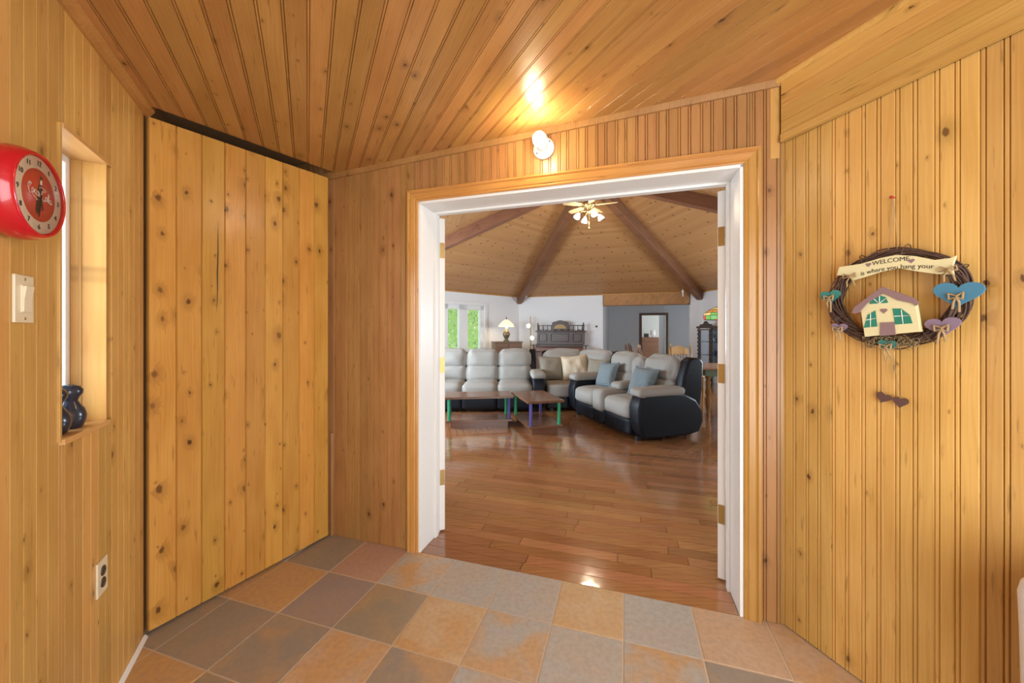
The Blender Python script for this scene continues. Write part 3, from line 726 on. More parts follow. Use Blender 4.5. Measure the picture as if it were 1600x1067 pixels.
# back hall seen through the far wall's opening
ua = (hexc[1]-hexc[0]).normalized(); hallO = hexc[0]+ua*OPN[0]; D2 = 4.0
Mh = frame(hallO, ua, N, Z)      # x along, y away, z up
OW = OPN[1]-OPN[0]
def hallbox(name, x0, x1, y0, y1, z0, z1, mat, lab, cat='wall'):
    o = MB().box(((x0+x1)/2, (y0+y1)/2, (z0+z1)/2), (x1-x0, y1-y0, z1-z0), M=Mh).build(name, mat); return tag(o, lab, cat, kind='structure')
DRX0, DRX1, DRZ = 1.20, 2.08, 1.93
hx1 = OW+1.3
o = MB()
for x0, x1, z0, z1 in ((-.3, DRX0, 0, 2.7), (DRX1, hx1, 0, 2.7), (DRX0, DRX1, DRZ, 2.7)): o.box(((x0+x1)/2, D2+.06, (z0+z1)/2), (x1-x0, .12, z1-z0), M=Mh)
tag(o.build('wall_back_hall', M_wall), 'white end wall of the back hall around a brown door frame', 'wall', kind='structure')
hallbox('wall_back_hall_left', -.1, 0, .16, D2, 0, 2.7, M_wall, 'white side wall on the left of the back hall')
hallbox('wall_back_hall_right', hx1, hx1+.1, .16, D2, 0, 2.7, M_wall, 'white side wall on the right of the back hall')
hallbox('ceiling_back_hall', -.2, hx1+.1, .16, D2+4, 2.55, 2.65, M_wall, 'white flat ceiling of the back hall', 'ceiling')
hallbox('floor_back_hall', -.2, hx1+.1, 0, D2+4, -.06, -.002, plain('hall_oak', (.36, .16, .06), .3), 'wood floor of the back hall', 'floor')
M_dcas = plain('walnut_trim', (.16, .085, .045), .45)
d2 = empty('door_2', Mh @ Matrix.Translation((DRX0, D2, 0)), 'brown door frame at the end of the back hall, open to a bedroom', 'door'); d2['kind'] = 'structure'
dw = DRX1-DRX0
for x0, x1, z0, z1 in ((-.07, .02, 0, DRZ+.07), (dw-.02, dw+.07, 0, DRZ+.07), (.02, dw-.02, DRZ-.02, DRZ+.07)): MB().box(((x0+x1)/2, -.012, (z0+z1)/2), (x1-x0, .03, z1-z0)).build('casing', M_dcas, d2, .003)
MB().box((.36, .02, .97), (.72, .04, 1.92), M=Matrix.Translation((dw-.02, .12, 0)) @ Matrix.Rotation(math.radians(100), 4, 'Z')).build('door_leaf', M_white, d2, .004)
hallbox('wall_bedroom', -.3, hx1, D2+3.4, D2+3.5, 0, 2.7, plain('cream_wall', (.78, .76, .68), .6), 'cream wall of the bedroom beyond the brown door frame')
hallbox('wall_bedroom_side', -.4, -.3, D2, D2+3.4, 0, 2.7, M_wall, 'bedroom side wall on the left')
# header of diagonal boards above the opening
hd = empty('trim_5', frame(hexc[0]+ua*OPN[0]+Z*OPN[3], ua, Z, ua.cross(Z)), 'header of slanted pine boards over the far opening', 'trim'); hd['kind'] = 'structure'
sgn = 1 if ua.cross(Z).dot(-N) > 0 else -1
M_hdr = pine('header_pine', (.50, .26, .10), (.35, .155, .05), knots=.6, axis='Z')
nb = 23
for i in range(-4, nb):
    x = OW*i/nb; w = OW/nb-.003; sl = .34
    q = clip([(x, 0), (x+w, 0), (x+w+sl, .335), (x+sl, .335)], [(0.02, 0.02), (OW-.02, 0.02), (OW-.02, .315), (0.02, .315)])
    if len(q) > 2: MB().prism(q, sgn*.002, sgn*.016).build('slanted_board', M_hdr, hd)
for x0, x1, y0, y1 in ((0, OW, 0, .022), (0, .022, .022, .313), (OW-.022, OW, .022, .313)):
    MB().box(((x0+x1)/2, (y0+y1)/2, sgn*.01), (x1-x0, y1-y0, .022)).build('edge_strip', M_dcas, hd)

# ================================================================== things in the hall
def px_ray(x, y): return Vector(((x-800)/FPX, 1, -(y-CY)/FPX))
def on_plane(x, y, p0, nrm):
    d = px_ray(x, y); e = Vector((0, 0, EYE)); k = (p0-e).dot(nrm)/d.dot(nrm); return e+d*k
def on_z(x, y, z):
    d = px_ray(x, y); k = (z-EYE)/d.z; return Vector((0, 0, EYE))+d*k
LX = -DL    # left wall: x to the viewer's right, y up, z out
def left_at(x, y, e=0): return frame(on_plane(x, y, A0+NL*e, NL)-NL*e, LX, Z, NL)
def door_at(x, y): return frame(on_plane(x, y, WD0, N), T, Z, -N)
def right_at(x, y): return frame(on_plane(x, y, R0, NR), DR, Z, NR)

# ---- wall clock
red = plain('red_plastic', (.52, .008, .018), .22, coat=.4); cream = plain('clock_cream', (.70, .60, .44), .4); ink = plain('clock_ink', (.05, .04, .035), .5)
red2 = plain('clock_red', (.58, .085, .04), .4); wht = plain('print_white', (.85, .80, .72), .5); bot = plain('bottle_brown', (.07, .045, .03), .4)
ck = empty('wall_clock', left_at(56, 305, .055), 'round red wall clock with a cream dial and bottle picture', 'clock')
RC = .106
MB().lathe([(.0, 0), (RC*.86, 0), (RC*.96, .010), (RC, .028), (RC*.985, .045), (RC*.93, .060), (RC*.89, .066), (RC*.845, .064), (RC*.83, .058), (.0, .058)], 48, cap=False).build('case', red, ck)
dial = MB().lathe([(0, .0595), (RC*.83, .0595), (RC*.83, .058)], 48, cap=False).build('dial', cream, ck)
MB().lathe([(0, .0605), (RC*.57, .0605), (RC*.57, .0595)], 40, cap=False).build('red_disc', red2, dial)
for k in range(1, 13):
    a = PI/2-k*PI/6; r = RC*.70
    text(str(k), .0165, ink, 'numeral', dial, r*math.cos(a), r*math.sin(a), .0604, .0003)
# bottle picture, tilted
bs_ = .80
bp = [(-.008, -.055), (.008, -.055), (.011, -.047), (.0105, -.02), (.0085, -.008), (.0115, .008), (.0105, .02), (.0055, .034), (.0045, .052), (.0055, .054), (.0055, .058), (-.0055, .058), (-.0055, .054), (-.0045, .052), (-.0055, .034), (-.0105, .02), (-.0115, .008), (-.0085, -.008), (-.0105, -.02), (-.011, -.047)]
MB().prism([(x*bs_, y*bs_) for x, y in bp], .0605, .0611, M=Matrix.Rotation(math.radians(-9), 4, 'Z')).build('bottle_picture', bot, dial)
MB().prism([(-.003, .038), (.003, .038), (.0036, .027), (-.0036, .027)], .0611, .0614, M=Matrix.Rotation(math.radians(-9), 4, 'Z')).build('bottle_highlight', wht, dial)
# script lettering, drawn as brush strokes
def arc(cx, cy, rx, ry, a0, a1, n=10): return [(cx+rx*math.cos(math.radians(a0+(a1-a0)*i/n)), cy+ry*math.sin(math.radians(a0+(a1-a0)*i/n))) for i in range(n+1)]
strokes = [arc(2.0, 1.0, 1.5, 2.0, 60, 300, 14)+[(3.2, -.2), (4.2, -1.3), (7.5, -1.9)], arc(2.3, 2.2, .7, .6, 20, 260, 8),
    arc(4.0, .6, .75, .85, 100, 460, 14), arc(6.0, .6, .8, .85, 50, 310, 10), arc(7.7, .6, .75, .85, 60, 420, 12), [(8.45, 1.4), (8.45, .1), (8.8, -.2), (9.3, .2)],
    [(9.2, .75), (10.2, .75)],
    arc(12.0, 1.0, 1.4, 1.9, 60, 300, 14)+[(13.2, .1)], arc(11.6, 3.0, 2.6, .9, 170, 20, 10),
    arc(14.1, .6, .7, .85, 100, 460, 14), [(15.6, -.1), (15.4, 1.6), (15.9, 3.3), (16.3, 3.0), (16.0, 1.6), (15.8, .0), (16.2, -.2)], arc(17.3, .6, .7, .85, 60, 420, 12), [(18.0, 1.4), (18.0, .1), (18.4, -.2), (18.9, .3)]]
lt = MB(); sc_ = .094/19
for s in strokes: lt.tube([((x-9.6)*sc_*.98+.0, (y-.9)*sc_*1.25-(x-9.6)*sc_*.14+.003, .0620) for x, y in s], .0008, 5)
lt.build('script_lettering', wht, dial)
MB().box((.0, .016, .0635), (.003, .036, .0012), M=Matrix.Rotation(math.radians(-170), 4, 'Z')).build('hour_hand', ink, ck)
MB().box((0, .026, .0645), (.002, .055, .0012), M=Matrix.Rotation(math.radians(168), 4, 'Z')).build('minute_hand', ink, ck)
mgl = thin_glass('thin_lens'); mgl.node_tree.nodes['Fresnel'].inputs[0].default_value = 1.12
MB().lathe([(RC*.84, .0648), (RC*.4, .0664), (0, .0668)], 40, cap=False).build('lens', mgl, ck)

# ---- light switch and outlet
sw = empty('light_switch', left_at(33, 467), 'ivory rocker light switch under the red clock', 'switch')
MB().box((0, 0, .003), (.070, .116, .006)).build('plate', M_ivory, sw, .002)
rk = MB().box((0, 0, .0075), (.033, .066, .004)).build('surround', M_ivory, sw, .001)
MB().prism([(-.031, 0), (.031, 0), (.031, .0075), (0, .0035), (-.031, .003)], -.0145, .0145, M=Matrix.Translation((0, 0, .0085)) @ frame(Vector(), Vector((0, 1, 0)), Vector((0, 0, 1)), Vector((1, 0, 0)))).build('rocker', plain('ivory_rocker', (.76, .69, .52), .3), rk)
for y in (-.048, .048): MB().lathe([(.0035, 0), (.0035, .0008), (.002, .0014), (0, .0014)], 10, M=Matrix.Translation((0, y, .006))).build('screw', M_brass, sw)
ou = empty('power_outlet', left_at(157, 901), 'ivory wall outlet with two dark sockets low on the wall', 'outlet')
MB().box((0, 0, .003), (.070, .115, .006)).build('plate', M_ivory, ou, .002)
for y in (-.0195, .0195):
    so = MB().lathe([(.0165, 0), (.0165, .002), (.015, .003), (0, .003)], 20, M=Matrix.Translation((0, y, .006))).build('socket', plain('socket_dark', (.05, .04, .03), .4), ou)
    for x in (-.006, .006): MB().box((x, y+.003, .0093), (.0022, .009, .0008)).build('slot', M_dark, so)

# ---- dark ceramic pieces on the sill
cer = plain('blue_black_ceramic', (.018, .026, .045), .22, coat=.3)
def pot(s, e, lab, k=1.0, rot=0):
    p = A0+DL*s-NL*e+Z*(W_Z0+.004)
    o = empty('ceramic_jar', frame(p, LX, -NL.cross(Z).cross(Z) if False else Z.cross(LX), Z), lab, 'jar', 'ceramic jars on the window sill')
    MB().lathe([(.026*k, 0), (.030*k, .004), (.037*k, .022), (.039*k, .040), (.034*k, .060), (.024*k, .076), (.019*k, .086)], 24).build('body', cer, o)
    MB().lathe([(.019*k, .086), (.022*k, .096), (.030*k, .108), (.031*k, .120), (.024*k, .132), (.010*k, .138), (0, .1385)], 24).build('head', cer, o)
pot(.545, .045, 'blue-black glazed jar on the sill nearer the clock', 1.0)
pot(.455, .045, 'blue-black glazed jar on the sill against the far window jamb', .97)

# ---- bare bulb on a porcelain holder
lm = empty('bulb_holder_lamp', door_at(850, 233), 'lit bare bulb on a white porcelain wall holder above the doorway', 'lamp')
MB().lathe([(.056, 0), (.058, .006), (.055, .016), (.040, .022), (.030, .026), (.026, .040), (.025, .052), (.020, .052), (.018, .044)], 32).build('holder', M_porc, lm)
for x, y in ((.034, .027), (-.034, -.027)): MB().lathe([(.004, .0), (.004, .002), (0, .003)], 8, M=Matrix.Translation((x, y, .020))).build('screw', M_dark, lm)
MB().lathe([(.014, .048), (.017, .064), (.030, .084), (.036, .106), (.033, .125), (.020, .141), (0, .146)], 24).build('bulb', bulb_w, lm)
pl_ = bpy.data.lights.new('bulb_light', 'POINT'); pl_.energy = 6; pl_.color = (1, .80, .52); pl_.shadow_soft_size = .032
po = bpy.data.objects.new('bulb_light', pl_); COL.objects.link(po); po.parent = lm; po.location = (0, -.02, .175)

# ---- wreath
wr_ = empty('grapevine_wreath', right_at(1405, 467), 'oval grapevine welcome wreath with a cottage and painted hearts', 'wreath')
def wp(x, y, z=0):      # picture point -> wreath-local
    p = on_plane(x, y, R0+NR*z, NR); v = wr_.matrix_basis.inverted() @ p; return Vector((v.x, v.y, z))
vm = MB(); rw = random.Random(5)
cq = wp(1393, 466, .026); cx, cy = cq.x, cq.y
for i in range(44):
    ph = rw.uniform(0, 6.28); ra = rw.uniform(.150, .183); rb = rw.uniform(.138, .165); tw = rw.choice((2, 3, 4)); am = rw.uniform(.006, .017); a0 = rw.uniform(0, 6.28); sp = rw.uniform(2.2, 6.1)
    pts = []
    m = int(10*sp)
    for k in range(m+1):
        a = a0+sp*k/m; w = am*math.cos(tw*a+ph); zz = .026+am*math.sin(tw*a+ph)
        pts.append((cx+(ra+w)*math.cos(a), cy+(rb+w)*math.sin(a), max(.004, zz)))
    vm.tube(pts, rw.uniform(.0016, .0032), 5)
for a in (.5, 1.35, 2.0, 3.6, 4.4, 5.3):   # binding turns
    c = Vector((cx+.174*math.cos(a), cy+.154*math.sin(a), .026)); rd = Vector((math.cos(a), math.sin(a), 0))
    vm.tube([c+rd*.028*math.cos(q)+Vector((0, 0, 1))*.026*math.sin(q) for q in [i*PI/8 for i in range(16)]], .0016, 5, closed=True)
vines = plain('grapevine', (.085, .045, .03), .7, var=.5, bscale=60)
vm.build('vine_ring', vines, wr_)
crm = plain('cream_paint', (.68, .62, .35), .55); mau = plain('mauve_paint', (.24, .15, .15), .6); teal = plain('teal_paint', (.03, .20, .17), .5); green = plain('green_paint', (.015, .20, .13), .5)
blu = plain('blue_paint', (.055, .20, .31), .5, var=.2, bscale=300); lil = plain('lilac_paint', (.22, .155, .22), .6); brn = plain('rust_brown', (.10, .045, .035), .6); twi = plain('jute', (.40, .27, .13), .9, bump=.5, bscale=400)
# banner
top = [(1307, 430), (1311, 417), (1345, 412), (1375, 403), (1400, 398), (1430, 400), (1460, 406), (1484, 403), (1494, 399)]
bot_ = [(1488, 417), (1490, 429), (1462, 428), (1432, 424), (1405, 419), (1375, 425), (1350, 433), (1333, 438), (1322, 431)]
bn = MB().prism([(wp(*p, .06).x, wp(*p, .06).y) for p in top+bot_], .052, .060).build('banner', crm, wr_, .0015)
def curve(x): return -.95*(x+.0)**2
y1 = wp(1400, 406, .06).y; y2 = wp(1400, 416, .06).y
text('WELCOME', .0205, ink, 'lettering', bn, wp(1391, 405, .06).x, y1, .0604, .0004, bend=lambda x: -.9*x*x)
text('is where you hang your', .0215, ink, 'lettering', bn, wp(1398, 416, .06).x, y2-.0035, .0604, .0004, bend=lambda x: -1.15*(x+.01)**2, sx=.92)
def heart(c, w, mat, name, parent, z0, z1, rot=0, sy=1.0):
    pts = []
    for i in range(28):
        a = 2*PI*i/28; x = 16*math.sin(a)**3; y = 13*math.cos(a)-5*math.cos(2*a)-2*math.cos(3*a)-math.cos(4*a)+2
        cr, sr = math.cos(rot), math.sin(rot); x, y = x*w/32, y*w/32*sy; pts.append((c.x+x*cr-y*sr, c.y+x*sr+y*cr))
    return MB().prism(pts, z0, z1).build(name, mat, parent, .001)
heart(wp(1357, 414, .06), .016, mau, 'painted_heart', bn, .0602, .0612); heart(wp(1424, 408, .06), .016, mau, 'painted_heart', bn, .0602, .0612)
for (x, y), w, m in (((1297, 464), .070, teal), ((1311, 513), .052, lil), ((1386, 540), .054, teal), ((1473, 511), .080, lil), ((1496, 461), .108, blu)):
    c = wp(x, y, .055); h = heart(c, w, m, 'wooden_heart', wr_, .050, .057, rot=rw.uniform(-.12, .12), sy=.82); h.data.name = 'wooden_heart'
    # jute tie
    tb = MB()
    for sg in (-1, 1):
        tb.tube([(c.x+sg*.001, c.y-.002, .060), (c.x+sg*.016, c.y+.006, .065), (c.x+sg*.014, c.y-.012, .065), (c.x, c.y-.006, .062)], .0036, 6)
        tb.tube([(c.x, c.y-.005, .062), (c.x+sg*.006, c.y-.022, .062), (c.x+sg*rw.uniform(.002, .012), c.y-rw.uniform(.040, .06), .056)], .0032, 6)
    tb.build('jute_tie', twi, h)
for (x, y) in ((1328, 432), (1482, 421)):      # bows on the banner ends
    c = wp(x, y, .064); tb = MB()
    for sg in (-1, 1):
        tb.tube([(c.x, c.y, .064), (c.x+sg*.018, c.y+.010, .068), (c.x+sg*.020, c.y-.004, .068), (c.x, c.y-.001, .066)], .0028, 6)
        tb.tube([(c.x, c.y, .064), (c.x+sg*.010, c.y-.018, .064), (c.x+sg*.012, c.y-.036, .058)], .0026, 6)
    tb.build('jute_bow', twi, bn)
# cottage
def P2(l): return [(wp(x, y, .066).x, wp(x, y, .066).y) for x, y in l]
ho = MB().prism(P2([(1351, 526), (1438, 518), (1430, 472), (1383, 450), (1344, 480)]), .050, .066).build('cottage', crm, wr_, .001)
MB().prism(P2([(1332, 489), (1336, 480), (1379, 448), (1431, 466), (1437, 474), (1432, 478), (1428, 474), (1404, 469), (1381, 458), (1356, 474), (1344, 488), (1337, 490)]), .0662, .072).build('roof', mau, ho, .001)
def pane(l, nm='window'):
    o = MB().prism(P2(l), .0662, .0675).build(nm, green, ho); return o
for l, bars in (([(1359, 475), (1362, 466), (1373, 461), (1384, 464), (1388, 473)], [((1374, 474), (1374, 462)), ((1373, 474), (1364, 466)), ((1374, 474), (1384, 466))]),
        ([(1350, 512), (1371, 510), (1368, 485), (1356, 492)], [((1360, 511), (1360, 489)), ((1353, 500), (1370, 497))]), ([(1399, 507), (1426, 505), (1422, 492), (1408, 482), (1395, 482)], [((1411, 506), (1408, 484)), ((1397, 494), (1422, 493))])):
    o = pane(l); bb = MB()
    for a, b in bars: bb.tube([wp(*a, .0678), wp(*b, .0678)], .0011, 4)
    bb.build('glazing_bars', wht, o)
MB().prism(P2([(1376, 525), (1400, 523), (1398, 503), (1376, 504)]), .0662, .069).build('cottage_door', mau, ho)
heart(wp(1381, 486, .067), .019, mau, 'heart', ho, .0662, .068)
# moss along the foot of the cottage
ms = MB()
for i in range(170):
    x = rw.uniform(1352, 1436); c = wp(x, 531+rw.uniform(-5, 10), .046); e = c+Vector((rw.uniform(-.010, .010), rw.uniform(-.018, .006), rw.uniform(-.006, .022)))
    ms.tube([c, (c+e)/2+Vector((rw.uniform(-.005, .005), .003, .006)), e], .0009, 4)
ms.build('dried_moss', plain('moss', (.30, .22, .11), .9), wr_)
# hanging cord and pin
pin = wp(1398, 309)
cd = MB()
for x in (1388, 1402): cd.tube([wp(x, 392, .03), wp((x+1398)/2, 350, .014), Vector((pin.x, pin.y, .010))], .0013, 5)
cd.build('hanging_cord', twi, wr_)
MB().lathe([(.0012, -.003), (.0012, .010), (.004, .011), (.003, .018), (.005, .021), (0, .022)], 12, M=Matrix.Translation(pin)).build('red_pin', plain('pin_red', (.5, .02, .015), .3), wr_)
for (x, y), (ax, ay), r in (((1380, 622), (1386, 556), -.35), ((1407, 629), (1396, 556), -.1)):
    c = wp(x, y, .016); h = heart(c, .042, brn, 'dangling_heart', wr_, .014, .019, r)
    MB().tube([(c.x, c.y+.010, .017), wp(ax, ay, .03)], .0008, 4).build('thread', twi, h)

# ---- white bin at the right edge
wb_ = plain('white_plastic', (.80, .81, .83), .35)
bn_ = empty('waste_bin', frame(Vector((1.345, .806, 0)), DR, Z.cross(DR), Z), 'tall white plastic bin with rounded top standing by the right wall', 'bin')
def rr(w, d, r, n=6):
    out = []
    for sx, sy, a0 in ((1, 1, 0), (-1, 1, 90), (-1, -1, 180), (1, -1, 270)):
        for i in range(n+1):
            a = math.radians(a0+90*i/n); out.append((sx*(w/2-r)+r*math.cos(a), sy*(d/2-r)+r*math.sin(a)))
    return out
vs = []; fs = []; lv = [(.225, .205, 0), (.232, .210, .02), (.250, .222, .60), (.254, .226, .685), (.246, .218, .710), (.217, .189, .723)]
for w, d, z in lv: vs += [(x, y, z) for x, y in rr(w, d, .05)]
n_ = 28
for k in range(len(lv)-1): fs += [(k*n_+i, k*n_+(i+1) % n_, (k+1)*n_+(i+1) % n_, (k+1)*n_+i) for i in range(n_)]
fs += [list(range(n_))[::-1]]
MB().add(vs, fs, True).build('body', wb_, bn_)
MB().prism(rr(.218, .190, .045), .715, .728).build('lid', wb_, bn_, .006)

# ================================================================== great room furniture
fab = plain('grey_microfibre', (.325, .312, .288), .9, bump=.3, bscale=80, var=.12)
lea = plain('navy_leather', (.006, .009, .014), .46, spec=.25, bump=.15, bscale=120)
def prof_x(mb, prof, x0, x1):     # polygon in (y,z) extruded along x
    return mb.prism(prof, x0, x1, M=frame(Vector(), Vector((0, 1, 0)), Vector((0, 0, 1)), Vector((1, 0, 0))))
ARM = [(.05, .05), (-.015, .14), (-.045, .28), (-.045, .42), (-.01, .53), (.06, .575), (.35, .575), (.62, .555), (.80, .47), (.90, .34), (.92, .20), (.86, .07), (.70, .045), (.25, .045)]
WING = [(.60, .44), (.66, .76), (.73, .95), (.80, .985), (.93, .975), (.97, .92), (.96, .60), (.92, .34), (.75, .34)]
def make_arm(par, x0, x1, wing_in=None):
    a = prof_x(MB(), ARM, x0, x1).build('arm', lea, par, .035, 4)
    for p in a.data.polygons: p.use_smooth = True
    w = (x1-x0)
    MB().soft(((x0+x1)/2, .30, .585), (w+.03, .66, .11), .05, .012, 10, int(x0*10), .006).build('arm_pad', fab, par)
    return a
def seat(par, x0, x1, mat=fab, sd=0):
    c = (x0+x1)/2; w = x1-x0
    MB().soft((c, .30, .345), (w-.006, .70, .23), .075, .022, 12, sd, .006).build('seat', mat, par)
    f = MB().soft((c, .015, .150), (w-.012, .09, .20), .03, .008, 8, sd, .006).build('footrest', lea, par)
def back(par, x0, x1, mat=fab, sd=0):
    c = (x0+x1)/2; w = x1-x0; R = Matrix.Translation((c, .62, .44)) @ Matrix.Rotation(math.radians(-11), 4, 'X')
    lo = MB().soft((0, .02, .12), (w-.008, .23, .32), .09, .030, 12, sd, .014, R).build('backrest', mat, par)
    MB().soft((0, .030, .375), (w-.004, .255, .35), .11, .030, 12, sd+9, .018, R).build('headrest', mat, lo)
# sofa
sf = empty('reclining_sofa', rotz(Vector((-.53, 5.97, 0)), 0), 'three-seat grey and navy reclining sofa below the window', 'sofa')
sw_ = .577; hw = sw_*1.5
prof_x(MB(), [(.04, .05), (.04, .24), (.60, .26), (.72, .90), (.92, .93), (.95, .4), (.90, .05)], -hw, hw).build('frame', lea, sf, .02)
for i in range(3):
    x0 = -hw+i*sw_; seat(sf, x0, x0+sw_, fab, i); back(sf, x0-.0, x0+sw_, fab, i+3)
for x0, x1 in ((-hw-.2, -hw), (hw, hw+.2)): make_arm(sf, x0, x1)
for x0, x1 in ((-hw-.10, -hw+.02), (hw-.02, hw+.10)):
    prof_x(MB(), WING, x0, x1).build('wing', lea, sf, .03, 3)
for x in (-hw, hw):
    for y in (.15, .8): MB().box((x, y, .028), (.06, .06, .056)).build('foot', M_dark, sf)
# corner wedge
wg = empty('corner_sofa', Matrix.Identity(4), 'curved corner seat joining the sofa and the loveseat', 'sofa')
fp = [(.575, 6.02), (.90, 6.02), (1.745, 6.285), (1.66, 6.78), (1.22, 7.06), (.575, 6.95)]
MB().prism(fp, .05, .27).build('base', lea, wg, .02)
sp_ = MB().prism([(.575, 5.975), (.75, 5.945), (.885, 5.965), (1.70, 6.25), (1.45, 6.62), (1.1, 6.82), (.575, 6.72)], .24, .445).build('seat', fab, wg, .05, 4)
for p in sp_.data.polygons: p.use_smooth = True
bpts = [Vector((.61, 6.80, 0)), Vector((.92, 6.90, 0)), Vector((1.28, 6.86, 0)), Vector((1.53, 6.65, 0)), Vector((1.72, 6.36, 0))]
for i, (a, b) in enumerate(((0, 2), (2, 4))):
    p, q = bpts[a], bpts[b]; d = (q-p).normalized(); m = (p+q)/2; out = Vector((-d.y, d.x, 0))
    MB().soft((0, 0, .69), ((q-p).length+.06, .24, .54), .11, .04, 12, i+20, .015, frame(m, d, out, Z)).build('backrest', fab, wg)
    MB().soft((0, .13, .52), ((q-p).length+.08, .10, .86), .04, .01, 8, i, 0, frame(m, d, out, Z)).build('back_shell', lea, wg)
for x, y in ((.66, 6.10), (.66, 6.85), (1.2, 6.95), (1.6, 6.4)): MB().box((x, y, .028), (.05, .05, .056)).build('foot', M_dark, wg)
# loveseat
la = Vector((-.32, .947, 0)).normalized(); lb_ = Vector((la.y, -la.x, 0))
lv_ = empty('reclining_loveseat', frame(Vector((1.51, 4.27, 0))+la*1.77, -la, lb_, Z), 'two-seat grey and navy recliner with a middle console', 'loveseat')
prof_x(MB(), [(.05, .05), (.05, .24), (.60, .26), (.70, .88), (.90, .93), (.95, .4), (.90, .05)], .18, 1.57).build('frame', lea, lv_, .02)
make_arm(lv_, 0, .20); make_arm(lv_, 1.57, 1.77)
for i, (x0, x1) in enumerate(((.20, .755), (1.015, 1.57))): seat(lv_, x0, x1, fab, 30+i); back(lv_, x0-.02, x1+.02, fab, 33+i)
cn_ = MB().soft((.885, .28, .36), (.25, .70, .30), .06, .01, 10, 2, .004).build('console', fab, lv_)
MB().soft((.885, .46, .545), (.24, .46, .10), .045, .012, 10, 3, .004).build('console_lid', fab, cn_)
MB().soft((.885, .015, .150), (.25, .10, .20), .03, .006, 8, 5).build('console_front', lea, cn_)
MB().soft((.885, .68, .72), (.26, .20, .42), .08, .02, 10, 6, .004).build('console_back', fab, cn_)
for x0, x1 in ((.05, .20), (1.57, 1.72)):
    o = prof_x(MB(), WING, x0, x1).build('wing', lea, lv_, .04, 4)
    for p in o.data.polygons: p.use_smooth = True
for x in (.16, 1.61):
    for y in (.06, .42, .80): MB().box((x, y, .026), (.05, .05, .052)).build('foot', M_dark, lv_)
# throw pillows
def stripes_mat():
    m, t, b = new_mat('striped_pillow'); tc = t.nodes.new('ShaderNodeTexCoord'); w = t.nodes.new('ShaderNodeTexWave'); w.wave_type = 'BANDS'; w.bands_direction = 'Z'; w.inputs['Scale'].default_value = 16; w.inputs['Distortion'].default_value = 2.5; w.inputs['Detail'].default_value = 2
    t.links.new(tc.outputs['Object'], w.inputs[0]); t.links.new(mixc(t, w.outputs['Fac'], (.13, .18, .21), (.28, .33, .35)), b.inputs['Base Color']); b.inputs['Roughness'].default_value = .9
    bp = t.nodes.new('ShaderNodeBump'); bp.inputs['Strength'].default_value = .6; bp.inputs['Distance'].default_value = .01; t.links.new(w.outputs['Fac'], bp.inputs['Height']); t.links.new(bp.outputs[0], b.inputs['Normal']); return m
M_str = stripes_mat()
def pillow(loc, yaw, tilt, roll, size, thick, mat, lab, sd, wr=.01, wf=9):
    M = Matrix.Translation(loc) @ Matrix.Rotation(yaw, 4, 'Z') @ Matrix.Rotation(tilt, 4, 'X') @ Matrix.Rotation(roll, 4, 'Y')
    nn = 14; vs = []; fs = []
    for side in (-1, 1):
        for i in range(nn+1):
            for j in range(nn+1):
                u, v = 2*i/nn-1, 2*j/nn-1
                pinch = 1-.07*(u*u*(1-v*v)+v*v*(1-u*u))*2 if True else 1
                h = ((1-u**4)*(1-v**4))**.6*thick/2
                x, z = u*size/2*(1-.10*(1-v*v)*u*u), v*size/2*(1-.10*(1-u*u)*v*v)
                w = wr*noise.noise(Vector((x*wf, side, z*wf))+Vector((sd, sd*2.1, 0)))*(h/(thick/2))
                vs.append((x, side*(h+w), z))
    k = (nn+1)**2
    for s_ in (0, 1):
        for i in range(nn):
            for j in range(nn):
                q = [s_*k+i*(nn+1)+j, s_*k+(i+1)*(nn+1)+j, s_*k+(i+1)*(nn+1)+j+1, s_*k+i*(nn+1)+j+1]; fs.append(q if s_ == 0 else q[::-1])
    o = empty('throw_pillow', M, lab, 'pillow', 'throw pillows on the sectional')
    c = MB().add(vs, fs, True).build('cover', mat, o)
    ed = [(u*size/2, 0, v*size/2) for u, v in [(-1+2*i/20, -1) for i in range(20)]+[(1, -1+2*i/20) for i in range(20)]+[(1-2*i/20, 1) for i in range(20)]+[(-1, 1-2*i/20) for i in range(20)]]
    ed = [(x*(1-.10*(1-(2*z/size)**2)*(2*x/size)**2), 0, z*(1-.10*(1-(2*x/size)**2)*(2*z/size)**2)) for x, y, z in ed]
    MB().tube(ed, .006, 5, closed=True).build('seam', mat, o)
    return o
shag = plain('cream_shag', (.60, .51, .38), .95, bump=1.0, bscale=45, var=.25); oliv = plain('olive_grey_cloth', (.27, .245, .19), .9, bump=.3, bscale=60, var=.15)
def lv_pt(x, y, z): return lv_.matrix_basis @ Vector((x, y, z))
yaw_l = math.atan2(-la.y, -la.x)
pillow(lv_pt(1.27, .40, .645), yaw_l+.15, -.38, .05, .40, .17, M_str, 'ribbed blue-grey pillow on the loveseat seat next to the outer arm', 1)
pillow(lv_pt(.44, .40, .645), yaw_l+.10, -.38, -.05, .40, .17, M_str, 'ribbed blue-grey pillow on the loveseat seat next to the corner seat', 2)
pillow(Vector((1.12, 6.56, .655)), -.15, -.36, -.12, .48, .20, shag, 'cream shaggy pillow propped on the corner seat', 3, .03, 14)
pillow(Vector((.70, 6.62, .655)), .12, -.32, .0, .44, .15, oliv, 'olive grey pillow on the corner seat next to the sofa', 4)
pillow(Vector((1.475, 6.37, .645)), -.75, -.32, .0, .42, .15, oliv, 'olive grey pillow on the corner seat next to the loveseat', 5)

